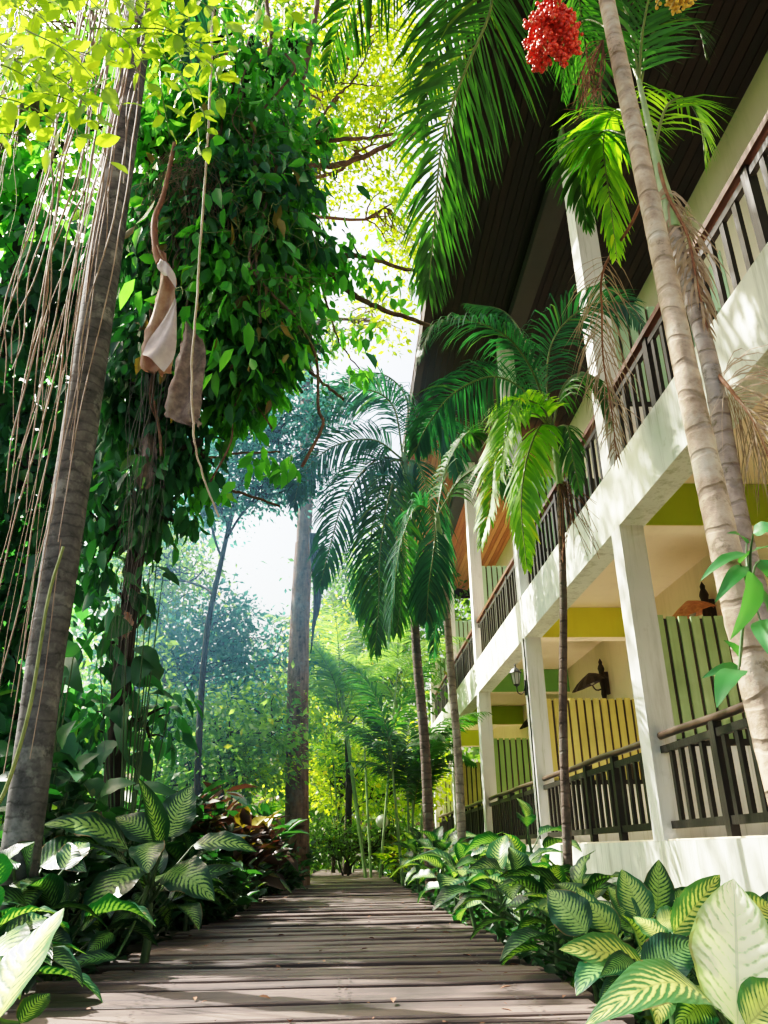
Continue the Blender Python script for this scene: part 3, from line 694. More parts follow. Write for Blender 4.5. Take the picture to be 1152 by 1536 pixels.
# long dead frond hanging in front of the upstairs column
p5d=[(905,405),(903,470),(905,540),(918,620),(925,690)]
dead_frond(p2,[(985,240),(950,330)]+p5d,[3.3,3.7,4.3,4.5,4.6,4.6,4.6],52,.5,wid=.008,gd=1.5,ang=.75,stalk=.28)

def slim_palm(label,base,pts,r0,r1,crown,fronds,mat,bark,shaft=None,frmat=None,**kw):
    t=thing('palm_tree',base,label,'palm tree')
    m=MB(); tp=ringed(m,[base]+pts,r0,r1,100,.1,12); m.build('trunk',bark,t)
    m=MB().tube(bez([tp[-1]-[0,0,.02],(tp[-1]+crown)/2,crown],10),np.linspace(r1*1.35,r1*.7,10),12); m.build('crownshaft',M['crownshaft'],t)
    return t
# -- middle palm in front of the balconies
Y=6.3; bs=at(846,1300,Y); bs[2]=GZ0
p3=slim_palm('slim middle palm with yellow lit fronds standing in front of the balconies',bs,[at(845,1100,Y),at(845,900,Y),at(840,725,Y)],.037,.030,at(828,640,Y+.05),0,None,M['palm_bark_dark'])
cc=at(828,645,Y+.05)
F=lambda *a,**k: fr(p3,*a,**k)
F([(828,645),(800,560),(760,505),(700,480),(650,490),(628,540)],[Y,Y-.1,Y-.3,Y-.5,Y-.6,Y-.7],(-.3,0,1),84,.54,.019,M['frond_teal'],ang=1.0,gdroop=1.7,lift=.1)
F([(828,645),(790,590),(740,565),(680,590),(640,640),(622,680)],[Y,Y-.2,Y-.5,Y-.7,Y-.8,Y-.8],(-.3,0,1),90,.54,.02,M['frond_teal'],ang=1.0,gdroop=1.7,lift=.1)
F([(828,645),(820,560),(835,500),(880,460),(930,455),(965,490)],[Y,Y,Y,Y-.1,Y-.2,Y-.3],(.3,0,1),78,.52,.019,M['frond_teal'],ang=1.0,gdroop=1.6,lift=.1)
F([(828,645),(800,540),(760,470),(700,455)],[Y,Y+.2,Y+.4,Y+.6],(-.3,0,1),60,.5,.022,M['frond_teal'],ang=.9,gdroop=1.0)
F([(828,645),(812,610),(775,600),(760,640),(750,720)],[Y,Y-.3,Y-.6,Y-.7,Y-.75],(-1,0,.2),60,.40,.024,M['frond_light'],ang=.85,gdroop=1.0)
F([(828,645),(845,580),(875,560),(905,590),(920,640)],[Y,Y-.1,Y-.2,Y-.2,Y-.2],(.3,0,1),55,.5,.026,M['frond'],ang=1.0,gdroop=1.4)
F([(828,645),(800,620),(770,640),(745,690),(735,760),(722,820)],[Y,Y-.2,Y-.35,Y-.5,Y-.55,Y-.55],(-1,0,.2),70,.42,.03,M['frond_light'],ang=.85,gdroop=1.1)
F([(828,645),(810,640),(790,690),(782,760),(790,850)],[Y,Y-.3,Y-.5,Y-.6,Y-.6],(1,0,.2),66,.44,.03,M['frond_light'],ang=.8,gdroop=1.1)
F([(828,645),(790,600),(760,600),(735,650),(722,720)],[Y,Y+.1,Y+.2,Y+.3,Y+.3],(-1,0,.2),60,.45,.028,M['frond_light'],ang=.85,gdroop=1.2)
F([(828,645),(850,640),(858,680),(870,740)],[Y,Y-.3,Y-.4,Y-.4],(1,0,.2),40,.3,.02,M['frond'],ang=.7,gdroop=1.4)
s=MB(); a0=at(838,722,Y-.02)
for k in range(26):
    e=at(rng.uniform(840,900),rng.uniform(745,850),Y-.1); q=bez([a0,(a0*.6+e*.4)+[rng.normal(0,.05),0,.04],e],10); s.tube(q,.003,4,False)
s.build('bare_fruit_stalks',M['dead_brown'],p3)
# -- reddish palm
Y=8.6; bs=at(692,1275,Y); bs[2]=GZ0
p4=slim_palm('reddish thin palm by the far railings with dark drooping fronds',bs,[at(688,1150,Y),at(676,1000,Y),at(667,870,Y)],.047,.040,at(655,770,Y),0,None,M['palm_bark_grey'])
for pxs,Ys,sd,mt in (
  ([(655,775),(690,720),(730,700),(770,720),(790,760)],[Y,Y-.2,Y-.4,Y-.5,Y-.5],(.3,0,1),'frond'),
  ([(655,775),(625,760),(600,820),(590,900),(585,960)],[Y,Y-.1,Y-.2,Y-.2,Y-.2],(-1,0,.3),'frond_teal'),
  ([(655,775),(670,700),(700,650),(720,660)],[Y,Y+.2,Y+.4,Y+.5],(.3,0,1),'frond'),
  ([(655,775),(650,830),(643,880),(640,930)],[Y,Y-.3,Y-.35,Y-.35],(1,0,.2),'frond_teal')):
    fr(p4,pxs,Ys,sd,72,.55,.022,M[mt],ang=.95,gdroop=1.5,stalk=.12)
# -- dark palm left of it
Y=11.5; bs=at(643,1235,Y); bs[2]=GZ0
p5=slim_palm('dark palm at the walkway bend with a broad blue-green crown',bs,[at(638,1130,Y),at(625,980,Y),at(618,850,Y),at(612,740,Y)],.075,.06,at(605,680,Y),0,None,M['palm_bark_dark'])
Y-=.0
for pxs,Ys,sd,mt in (
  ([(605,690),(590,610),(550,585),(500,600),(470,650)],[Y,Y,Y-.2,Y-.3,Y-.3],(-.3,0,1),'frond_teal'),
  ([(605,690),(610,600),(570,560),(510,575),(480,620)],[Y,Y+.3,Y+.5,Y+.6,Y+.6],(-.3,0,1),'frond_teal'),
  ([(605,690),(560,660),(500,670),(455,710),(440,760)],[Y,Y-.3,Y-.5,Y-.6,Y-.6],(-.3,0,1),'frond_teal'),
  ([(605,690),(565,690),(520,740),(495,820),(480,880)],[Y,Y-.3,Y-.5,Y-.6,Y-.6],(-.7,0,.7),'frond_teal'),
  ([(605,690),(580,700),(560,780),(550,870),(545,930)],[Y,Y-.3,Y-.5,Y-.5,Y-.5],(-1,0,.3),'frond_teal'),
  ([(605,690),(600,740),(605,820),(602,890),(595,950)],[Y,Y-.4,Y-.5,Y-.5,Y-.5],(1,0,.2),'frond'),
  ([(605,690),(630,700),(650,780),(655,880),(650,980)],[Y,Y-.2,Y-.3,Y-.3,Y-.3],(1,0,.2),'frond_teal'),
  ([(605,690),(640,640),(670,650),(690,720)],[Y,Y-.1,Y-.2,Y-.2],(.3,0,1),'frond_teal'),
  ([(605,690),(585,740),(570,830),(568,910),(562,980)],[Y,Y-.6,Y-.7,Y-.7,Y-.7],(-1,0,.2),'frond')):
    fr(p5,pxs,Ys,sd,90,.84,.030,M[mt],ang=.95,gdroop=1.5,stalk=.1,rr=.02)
# -- areca clumps behind
def areca(base,label,h,nst,L,mat,grp='feathery palm clumps beyond the walkway'):
    base=np.array(base,float); base[2]=GZ0
    t=thing('palm_clump',base,label,'palm tree',grp); s=MB()
    for k in range(nst):
        a=rng.random()*6.28; hh=h*(.5+.5*rng.random()); tip=base+np.array([math.cos(a)*hh*.18,math.sin(a)*hh*.18,hh]); b=base+[math.cos(a)*.15,math.sin(a)*.15,0]
        s.tube(bez([b,(b+tip)/2,tip],8),np.linspace(.03,.018,8),7)
        for j in range(5):
            az=a+j*1.26+rng.normal(0,.3); frond(t,arc(tip-[0,0,rng.random()*hh*.3],az,1.3+rng.normal(0,.12),L*rng.uniform(.8,1.2),1.5+rng.normal(0,.35),16),side_of(az),40,L*.30,.038,mat,gdroop=.7)
    s.build('stems',M['crownshaft'],t)
areca(at(560,1200,17),'tall feathery palm clump arching over the end of the boardwalk',4.6,5,2.3,M['mid_leaf'])
areca(at(610,1200,15),'dark feathery palm clump beside the last balconies',3.2,4,1.8,M['frond'])
areca(at(520,1200,22),'pale feathery palm clump beyond the straight tree trunk',5.2,4,2.4,M['canopy_green'])
areca(at(400,1190,19),'low bright palm clump left of the straight tree trunk',1.3,3,1.2,M['frond_light'])

# -- ringed palm at the left, hung with roots
Y=4.0; bs=at(36,1290,Y); bs[2]=GZ0
lp=thing('palm_tree',bs,'tall thick grey ringed palm at the left hung with aerial roots','palm tree')
m=MB(); ringed(m,[bs,at(67,1000,Y),at(85,880,Y),at(144,480,Y),at(187,180,Y+.1),at(218,-60,Y+.2),at(240,-300,Y+.3)],.086,.110,150,.11,24,.008); m.build('trunk',M['big_palm_bark'],lp)
cr=at(240,-300,Y+.3)
for k in range(11):
    az=k*.6; frond(lp,arc(cr,az,.9-.5*(k%2),2.6,2.0,22),side_of(az),50,.7,.04,M['frond'],gdroop=1.2)
fr(lp,[(240,-300),(275,-120),(285,-20),(283,60),(290,110)],[4.3,4.4,4.6,4.7,4.7],(1,0,0),40,.55,.03,M['frond_teal'],ang=.5,gdroop=1.8)
# aerial roots
def roots(label,x0,x1,Y,ytop,ybot,n,spread,mat='root',r=(.003,.009),lean=0):
    m=MB()
    for k in range(n):
        u=rng.random(); xa=x0+(x1-x0)*u; p0=at(xa,ytop,Y+rng.normal(0,.06)); zend=at(0,rng.uniform(ybot-180,ybot),Y)[2]
        nn=14; zz=np.linspace(p0[2],zend,nn); th=np.cumsum(rng.normal(0,spread,(nn,2)),axis=0)
        # strands gather toward the bundle's middle lower down
        mid=at((x0+x1)/2,ytop,Y); f=np.linspace(0,1,nn)
        ph=rng.random()*6; P=np.stack([p0[0]*(1-f*.5)+mid[0]*f*.5+th[:,0]+lean*f+.022*np.sin(f*9+ph),p0[1]+th[:,1]+.022*np.cos(f*9+ph),zz],-1)
        rr=rng.uniform(*r); q=bez(P,44); m.tube(q,np.linspace(rr,rr*.35,44)*(1+.18*rng.random(44)),5,False)
        if rng.random()<.5:
            j=int(rng.integers(10,34)); e=q[min(43,j+9)]+rng.normal(0,.03,3); m.tube(bez([q[j],(q[j]+e)/2+rng.normal(0,.02,3),e,e+[rng.normal(0,.01),0,-.25]],16),np.linspace(rr*.6,rr*.2,16),4,False)
    return tag(m.build('aerial_roots',M[mat]),label,'roots','bundles of hanging aerial roots')
roots('thick bundle of pinkish aerial roots hanging in front of the ringed palm trunk',196,216,3.82,-60,1160,9,.014,lean=-.02)
roots('dense curtain of pale aerial roots at the far left edge',128,150,3.5,-20,700,9,.02)
roots('loose aerial roots hanging between the far left curtain and the ringed palm',158,185,3.6,-20,900,4,.018)
roots('few slender roots crossing the front of the ringed palm trunk',222,236,3.8,-60,860,3,.012)
roots('golden brown rootlets hanging under the yellow leaves at the top left',20,75,3.3,-60,420,22,.02,'vine',(.002,.004))
roots('fine dark rootlets dangling below the leafy vine mass',200,262,5.2,560,1130,20,.012,'dark_root',(.0012,.0026))
m=MB().tube(bez([at(322,-60,3.4),at(318,60,3.4),at(313,180,3.4),at(303,330,3.4),at(293,470,3.4),at(287,560,3.4),at(292,660,3.4),at(305,715,3.4),at(328,775,3.4)],50)+rng.normal(0,.002,(50,3)),np.linspace(.008,.0045,50),7)
tag(m.build('hanging_vine',M['vine']),'long pale woody vine hanging past the dried palm spathe','vine')
m=MB().tube(bez([at(95,820,3.3),at(72,900,3.3),at(45,1060,3.3),at(10,1180,3.3),at(-20,1230,3.3)],40),np.linspace(.006,.009,40),7)
tag(m.build('hanging_vine',M['green_vine']),'green vine stem curving down the front of the ringed palm','vine')
TONE=[(0,0),(.01,.025),(.04,.155),(.12,.45),(.27,.78),(.48,.96),(.8,1),(1,1)]
# ================================================================== TREES
M['dark_root']=plain('dark_rootlet',(.05,.045,.04),(.13,.11,.10),20)
def A(x,y,Y,r,n,k=14,mat=None):
    r=np.array(r if hasattr(r,'__len__') else (r,r,r),float)
    return (at(x,y,Y),r,n,k)+((mat,) if mat is not None else ())
FM,FD=M['ficus_mid'],M['ficus']
# leaf covered host tree
bs=at(175,1200,6.2); bs[2]=GZ0
vt=tree('vine_covered_tree','dark tree smothered in large hanging climber leaves left of the sky gap',bs,
 [bs,at(185,1000,6.2),at(215,760,6.2),at(270,500,6.0),at(330,260,5.9),at(380,60,5.9)],.075,.06,
 [A(330,170,5.6,(.75,.5,.6),900,20,FM),A(250,230,5.5,(.55,.4,.6),600,16,FM),A(395,250,5.7,(.42,.45,.5),600,16,FM),
  A(340,330,5.4,(.75,.4,.55),1100,24),A(405,350,5.6,(.38,.4,.55),700,16,FM),A(270,400,5.5,(.5,.4,.6),800,18),
  A(350,450,5.4,(.55,.4,.5),1000,24,FM),A(330,540,5.6,(.6,.4,.45),900,20),A(385,520,5.6,(.3,.35,.4),450,12,FM),A(235,560,5.7,(.4,.4,.6),700,16),
  A(215,680,5.9,(.38,.4,.45),330,14),A(245,760,6.0,(.3,.35,.35),170,10),A(180,780,6.1,(.3,.4,.45),130,10),A(370,600,5.7,(.25,.3,.25),160,8,FM),
  A(190,930,6.3,(.28,.3,.5),60,8),A(200,1080,6.3,(.3,.3,.3),70,8),A(310,60,5.8,(.7,.5,.5),600,18,FM),A(455,300,5.9,(.25,.3,.3),110,8,FM),A(468,195,6.,(.3,.3,.22),130,8,FM),A(430,440,5.8,(.22,.3,.35),120,8,FM),A(445,60,6.,(.35,.4,.3),160,9,FM),A(460,385,6.,(.35,.3,.16),120,8,FM),A(300,660,5.6,(.22,.3,.2),60,6),A(410,130,5.9,(.35,.4,.4),250,12,FM)],
 FD,.165,M['dark_bark'],ov=True,droop=2.0,wid=.85,roll=.9,lmul=1.45)
wm=MB()
for k in range(26):      # woody climber stems winding through the leaves
    x=rng.uniform(200,450); y=rng.uniform(80,420); q=[at(x,y,5.25+rng.normal(0,.15))]
    for j in range(6): q.append(q[-1]+[rng.normal(0,.09),rng.normal(0,.05),-rng.uniform(.15,.45)])
    wm.tube(bez(q,24),rng.uniform(.006,.014),6,False)
wm.build('climber_stems',M['tree_bark'],vt)
lm=MB(); P=np.array([at(rng.uniform(200,440),rng.uniform(120,620),5.05+rng.normal(0,.12)) for _ in range(45)])
scatter(lm,P,rng.normal(0,.5,(45,3))+[0,0,-1.5],.16*(.5+.9*rng.random(45)),True,.8,.8); lm.build('dry_leaves',M['dry_leaf'],vt)
lm=MB(); P=np.array([at(rng.uniform(200,460),rng.uniform(100,560),5.0+rng.normal(0,.15)) for _ in range(150)])
scatter(lm,P,rng.normal(0,.5,(150,3))+[.1,-.2,-1.2],.23*(.5+.7*rng.random(150)),True,.8,.8); lm.build('large_leaves',M['ficus_mid'],vt)
m=MB()
Y=5.9
def bpx(mb,P,Y,r0,r1,n=26,sides=9,wob=.006):
    p=bez([at(x,y,Y+(i*.04)) for i,(x,y) in enumerate(P)],n); p[1:-1]+=rng.normal(0,wob,(n-2,3)); mb.tube(p,np.linspace(r0,r1,n),sides); return p
bpx(m,[(400,235),(440,185),(455,110),(470,40),(482,-40)],Y,.042,.03)
bpx(m,[(400,90),(408,60),(402,20),(398,-30)],Y,.035,.02)
bpx(m,[(400,262),(450,250),(510,246),(560,228),(640,190)],Y,.04,.022)
bpx(m,[(430,220),(490,212),(550,207),(600,200)],Y,.028,.015)
bpx(m,[(440,382),(485,384),(540,385),(600,402),(640,410)],Y,.035,.014)
bpx(m,[(484,386),(500,415),(540,448),(590,470),(650,490)],Y,.033,.02)
bpx(m,[(485,440),(495,470),(505,505),(520,530),(555,575)],Y,.012,.006)
bpx(m,[(400,515),(440,535),(480,570),(515,600)],Y,.02,.012)
bpx(m,[(400,520),(430,500),(455,460),(440,430)],Y,.014,.006)
bpx(m,[(430,505),(455,530),(470,560)],Y,.01,.005)
bpx(m,[(255,705),(300,690),(360,680),(420,678)],Y+.6,.016,.008)
bpx(m,[(262,700),(300,722),(350,735),(420,760)],Y+.6,.02,.01)
bpx(m,[(470,200),(500,150),(530,120),(560,60)],Y,.016,.008); bpx(m,[(500,130),(520,60),(545,0)],Y,.014,.007)
bpx(m,[(480,120),(520,125),(575,130)],Y,.01,.006)
m.build('side_branches',M['tree_bark'],vt)
lm=MB()
for (x,y,n,s) in ((470,405,40,30),(500,370,60,35),(545,400,40,25),(590,430,30,25),(480,430,26,22),(540,560,14,12),(395,690,20,20),(300,720,30,30),(330,740,20,20),(545,500,22,20),(430,700,16,14)):
    P=np.array([at(x+rng.normal(0,s),y+rng.normal(0,s*.6),Y+rng.normal(0,.2)) for _ in range(n)])
    scatter(lm,P,rng.normal(0,.5,(n,3))+[0,0,-1.2],.15*(.6+.7*rng.random(n)),True,.8,1.)
lm.build('side_leaves',M['ficus_mid'],vt)

# dark undergrowth tree behind the ringed palm (far left)
bs=at(-60,1200,7.5); bs[2]=GZ0
tree('broadleaf_tree','dark broadleaf tree filling the shade behind the ringed palm at far left',bs,[bs,at(-50,900,7.5),at(-10,600,7.5),at(30,300,7.5)],.16,.08,
 [A(-20,300,7.2,(.9,.6,.8),700,16,FM),A(60,420,7.2,(.8,.6,.8),800,18),A(-10,560,7.3,(.9,.6,.9),900,18),A(70,700,7.3,(.8,.6,.8),900,18),A(-20,850,7.4,(.8,.6,.8),800,18),
  A(30,960,7.4,(.5,.5,.6),380,14),A(0,1080,7.3,(.8,.5,.5),500,14),A(180,420,7.4,(.6,.5,.9),600,16),A(150,640,7.5,(.4,.5,.7),260,12),A(100,1110,7.6,(.5,.5,.35),200,12),A(100,140,7.,(1.2,.6,.8),600,16,FM)],
 FD,.20,M['dark_bark'],ov=True,droop=1.,wid=1.2)

# straight trunked tree in the middle
Y=14.; bs=at(448,1235,Y); bs[2]=GZ0
CY,CG=M['canopy_yellow'],M['canopy_green']
st=tree('straight_trunk_tree','tall straight bare trunked tree at the end of the boardwalk by the sky gap',bs,
 [bs,at(446,1100,Y),at(449,950,Y),at(456,800,Y),at(460,680,Y),at(460,500,Y),at(462,300,Y),at(470,120,Y+.5)],.165,.12,
 [A(500,90,14,(1.8,1.6,1.5),3000,26,CY),A(570,200,14,(1.3,1.3,1.4),2200,22,CY),A(560,20,13,(1.8,1.5,1.3),2400,22,CY),A(600,330,15,(.9,1.2,1.3),1300,18,CY),
  A(470,480,14.5,(.9,1.,.7),700,14,CG),A(560,480,15,(.9,1.,.6),700,12,CY),A(400,60,13,(1.6,1.5,1.2),1600,20,CY),A(480,250,14.5,(1.,1.1,1.),1000,16,CY),
  A(620,100,15,(1.,1.,1.5),1300,14,CY)],
 CY,.15,M['pale_bark'],twr=.02,droop=.3,tsides=18)
# replace lower trunk tone with darker bark by a sleeve of climber stems and rough bark
m=MB(); p=bez([bs+[0,0,-.02],at(446,1100,Y),at(449,950,Y),at(456,815,Y)],24); m.tube(p,np.linspace(.205,.165,24)*(1+.04*rng.random(24)),18); m.build('dark_lower_bark',M['tree_bark'],st)
m=MB()
for k in range(7): bpx(m,[(466+k*1.5,800),(472+k*1.5,900),(466+k,980-k*8)],Y-.3,.03,.012,12,5,.01)
m.build('climber_stems',M['dark_bark'],st)
lm=MB(); P=np.array([at(rng.uniform(445,480),rng.uniform(470,720),Y-.25+rng.normal(0,.1)) for _ in range(90)]); scatter(lm,P,rng.normal(0,.6,(90,3))+[0,0,-.8],.22,True); lm.build('climber_leaves',M['croton'],st)

# fine leaved hazy tree in mid distance
BL,ML=M['blue_leaf'],M['mid_leaf']
bs=at(300,1200,11.5); bs[2]=GZ0
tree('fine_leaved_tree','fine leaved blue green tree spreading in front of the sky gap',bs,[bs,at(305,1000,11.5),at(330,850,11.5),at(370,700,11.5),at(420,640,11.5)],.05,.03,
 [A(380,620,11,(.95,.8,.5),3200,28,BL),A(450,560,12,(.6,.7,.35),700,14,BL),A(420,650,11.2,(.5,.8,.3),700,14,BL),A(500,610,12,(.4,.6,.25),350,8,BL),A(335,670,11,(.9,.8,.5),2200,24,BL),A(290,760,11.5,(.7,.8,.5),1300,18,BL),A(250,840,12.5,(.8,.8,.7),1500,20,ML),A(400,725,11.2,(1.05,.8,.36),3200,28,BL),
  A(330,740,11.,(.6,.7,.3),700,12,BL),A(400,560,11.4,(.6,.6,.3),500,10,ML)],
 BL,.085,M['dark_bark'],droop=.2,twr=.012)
def leafy(label,px,py,Y,blobs,mat,leaf=.12,bark=None,r=.1,group='leafy trees in the mid distance',name='leafy_tree',tilt=0,**k):
    bs=at(px,py,Y); bs[2]=GZ0; c=np.array(blobs[0][0]); 
    return tree(name,label,bs,[bs,bs+[0.05,0,(c[2]-bs[2])*.4],bs*[1,1,0]*.5+c*[1,1,0]*.5+[0,0,(c[2])*.75],c],r,r*.4,blobs,mat,leaf,bark or M['dark_bark'],group=group,**k)
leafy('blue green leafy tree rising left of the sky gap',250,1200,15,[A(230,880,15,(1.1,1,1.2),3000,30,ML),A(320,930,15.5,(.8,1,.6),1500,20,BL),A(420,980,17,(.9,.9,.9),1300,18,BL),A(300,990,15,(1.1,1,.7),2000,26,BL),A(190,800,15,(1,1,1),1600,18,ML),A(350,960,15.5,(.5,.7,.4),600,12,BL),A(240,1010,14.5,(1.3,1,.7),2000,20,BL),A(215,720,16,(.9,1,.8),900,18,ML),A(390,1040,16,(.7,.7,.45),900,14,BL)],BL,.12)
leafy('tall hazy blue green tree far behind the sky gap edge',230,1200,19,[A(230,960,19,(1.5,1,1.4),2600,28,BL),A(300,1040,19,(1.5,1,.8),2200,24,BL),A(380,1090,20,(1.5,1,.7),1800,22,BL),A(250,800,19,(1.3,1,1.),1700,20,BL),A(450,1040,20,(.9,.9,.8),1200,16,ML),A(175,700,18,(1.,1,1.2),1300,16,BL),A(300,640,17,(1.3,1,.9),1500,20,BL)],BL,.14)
leafy('yellow green lit leafy tree low behind the crotons',330,1200,13,[A(330,1090,13,(1.2,.9,.55),2400,24,ML),A(230,1090,13,(.9,.8,.5),1500,18,ML),A(400,1080,14,(.8,.8,.6),1500,18,ML),A(280,1150,12.5,(1.3,.8,.4),1600,20,ML),A(180,1000,13,(.8,.8,.6),800,14,ML),A(370,1150,14,(.9,.8,.4),1200,14,M['bush'])],ML,.11,r=.07)
leafy('bright yellow green tree beyond the straight trunk',520,1180,20,[A(520,1000,20,(1.5,1.2,1.2),2600,26,M['bush']),A(560,930,20,(1.2,1.1,1.2),2000,22,CG),A(490,930,21,(.9,1,1),1200,16,CG),A(600,1010,20,(1.,1,1.2),1400,18,CG),A(530,880,22,(1.5,1.2,1),1500,18,CG)],CG,.16)
leafy('soft green tree rising above the roof end',640,1180,24,[A(610,900,24,(1.6,1.2,1.6),2200,24,CG),A(680,960,27,(1.6,1.2,1.8),1800,20,CG),A(560,850,26,(1.2,1.2,1.2),900,14,ML),A(700,900,29,(1.4,1.2,1.2),1000,14,CG)],CG,.18)
leafy('pale sunlit shrub mass glowing at the end of the boardwalk',500,1215,22,[A(520,1170,22,(1.6,1,.8),2600,24,M['bush']),A(560,1130,23,(1.2,1,.9),2000,20,M['bush']),A(600,1180,22,(1.2,1,.8),1600,18,M['bush']),A(490,1100,23,(1.,1,1),1400,18,M['bush'])],M['bush'],.14,r=.06,name='leafy_shrub',twigs=True)
leafy('dark green low hedge closing the boardwalk between the planting beds',520,1255,19,[A(500,1262,19,(.8,.5,.42),1500,22,M['far_leaf']),A(550,1265,19,(.7,.5,.38),1200,20,M['far_leaf']),A(585,1255,19,(.6,.5,.5),800,16,M['far_leaf'])],M['far_leaf'],.09,r=.03,name='hedge_shrub',group=None)
# overhead sunlit canopy whose trunk stands left of the picture
bs=np.array([-5.5,6.5,GZ0])
tree('canopy_tree','high tree whose fine sunlit twigs hang in the top middle of the picture',bs,[bs,bs+[.3,0,4],bs+[1.2,.5,8],bs+[2.5,1,11]],.25,.12,
 [A(430,-60,10,(1.3,1.3,1.1),1300,20,CG),A(350,-140,9,(1.2,1.1,1.),800,20,CG),A(560,-60,10.5,(1.1,1.2,1.),900,16,CY),A(480,150,11,(.8,.9,.8),600,12,CY),(np.array([-5.2,11.2,15.]),np.array([2.2,4.6,3.0]),9500,70,CG)],  # last clump is high foliage added to throw dappled shade on the facade
 CG,.14,M['tree_bark'],twr=.02)

# ---- near backlit branch, top left
gm=MB(); tw=MB()
gt=thing('young_leaf_spray',at(-60,-60,2.3),'glowing yellow green backlit leaf sprays hanging at the top left corner','branch')
G=M['glow']
def spray(x0,y0,x1,y1,Y,n,L=.10,side=1):
    p=bez([at(x0,y0,Y),at((x0+x1)/2+rng.normal(0,8),(y0+y1)/2-14,Y-.02),at(x1,y1,Y)],16); tw.tube(p,np.linspace(.004,.0015,16),5,False)
    d=nrm(p[-1]-p[0]); s=nrm(np.cross(d,Fv))
    for k in range(n):
        u=(k+.6)/n; q=p[min(15,int(u*15))]; sg=1 if k%2 else -1
        dd=d*.6+s*sg*.9+rng.normal(0,.18,3)+[0,0,-.15]; 
        if k==n-1: dd=d+rng.normal(0,.1,3)
        ln=L*rng.uniform(.75,1.25)
        broad_leaf(gm,q+nrm(dd)*.008,q+nrm(dd)*ln,ln*rng.uniform(.42,.55),np.array([-.2,-.6,1])+rng.normal(0,.45,3),arch=rng.uniform(-.03,.1),fold=.12,nu=6,nv=4,shape=.82)
for k in range(64):
    x=rng.uniform(-70,250); y=rng.uniform(-60,185 if x<130 else 95); ang=rng.uniform(-.3,.9); L=rng.uniform(70,130)
    spray(x-L*.5,y-20,x+L*math.cos(ang)*.6,y+L*math.sin(ang)*.7+15,rng.uniform(2.1,2.9),7)
for s_ in ((-20,140,120,210),(-30,200,95,235),(20,90,150,180),(60,110,130,150),(-40,60,60,130),(0,160,70,200),(230,-20,345,40),(240,20,335,100),(300,-10,350,75),(290,60,345,110),(310,90,330,150),(270,110,300,215),(240,90,255,205),(200,40,290,140),(300,160,310,225),(150,60,230,130),(330,-30,400,30),(380,-20,440,25)):
    spray(*s_,rng.uniform(2.2,2.7),8)
gm.build('leaves',G,gt); tw.build('twigs',M['rachis'],gt)

# ---- hanging dried palm sheaths
def sheath(rows,Y,bulge,name,mat,label,fold=0.):
    """rows of (left px, right px, y px); a curled dry sheet hanging from a stalk"""
    P=[]
    for i,(xl,xr,y) in enumerate(rows):
        a=at(xl,y,Y); c=at(xr,y+(fold*i if fold else 0),Y); row=[]
        for u in np.linspace(0,1,12):
            row.append(a*(1-u)+c*u+[0,-bulge*math.sin(u*math.pi)*(1-.4*u)+.02*math.sin(u*9+i*.8),.004*math.sin(u*25+i)])
        P.append(row)
    P=np.array(P); n=len(P)
    Q=np.array([bez(P[:,j],26) for j in range(12)]).transpose(1,0,2)
    Q[:,0]+=rng.normal(0,.006,(26,3)); Q[:,-1]+=rng.normal(0,.006,(26,3)); Q[-1]+=np.stack([np.zeros(12),np.zeros(12),rng.normal(0,.012,12)],-1); Q[:,:,1]+=.006*np.sin(np.linspace(0,60,12))[None]*np.linspace(.3,1,26)[:,None]
    m=MB().grid(Q); m.grid(Q[::-1]+[0,.006,0]); return tag(m.build(name,M[mat]),label,'dried palm sheath')
o1=sheath([(233,240,372),(238,250,392),(240,262,415),(234,264,445),(226,263,480),(215,262,520),(211,256,552),(228,240,560)],4.6,.02,'dried_palm_sheath','spathe','curled tan and pink dried palm sheath hanging in the vine leaves',.2)
def flap(par,pts,Y,mat,name):
    m=MB(); L,Rr=pts; a=bez([at(x,y,Y) for x,y in L],16); c=bez([at(x,y,Y-.015) for x,y in Rr],16); G=[]
    for i in range(16): G.append([a[i]*(1-u)+c[i]*u+[0,-.03*math.sin(u*3.14)-.012*math.sin(u*8+i*.3),0] for u in np.linspace(0,1,9)])
    return m.grid(G).build(name,mat,par)
flap(o1,([(263,450),(243,485),(222,512),(213,530)],[(265,452),(265,490),(262,530),(246,558)]),4.54,M['spathe_pale'],'inner_face')
flap(o1,([(240,392),(236,402),(246,412)],[(250,395),(262,410),(264,432)]),4.54,M['spathe_pale'],'rim')
sheath([(276,284,485),(272,296,505),(268,308,520),(262,309,545),(256,304,575),(249,301,610),(252,299,628),(285,299,640)],4.75,.02,'dried_palm_sheath','spathe_grey','wide grey speckled dried palm sheath beside the curled tan one')
sheath([(216,228,650),(212,236,680),(206,232,705),(204,230,722),(212,222,735)],5.6,.05,'dried_palm_sheath','spathe_grey','small dusky dried palm sheath low in the dark vine leaves')
sheath([(186,192,918),(184,200,930),(180,198,945),(184,192,958)],6.,.03,'dried_leaf','spathe','small reddish dried leaf caught among the low dark climbers')
m=MB(); 
m.tube(bez([at(262,215,4.9),at(246,290,4.75),at(232,330,4.65),at(234,375,4.6),at(240,395,4.58)],24),np.linspace(.018,.03,24),8)
tag(m.build('dead_stalk',M['dead_brown']),'curved brown stalk from which the tan dried sheath hangs','stalk')
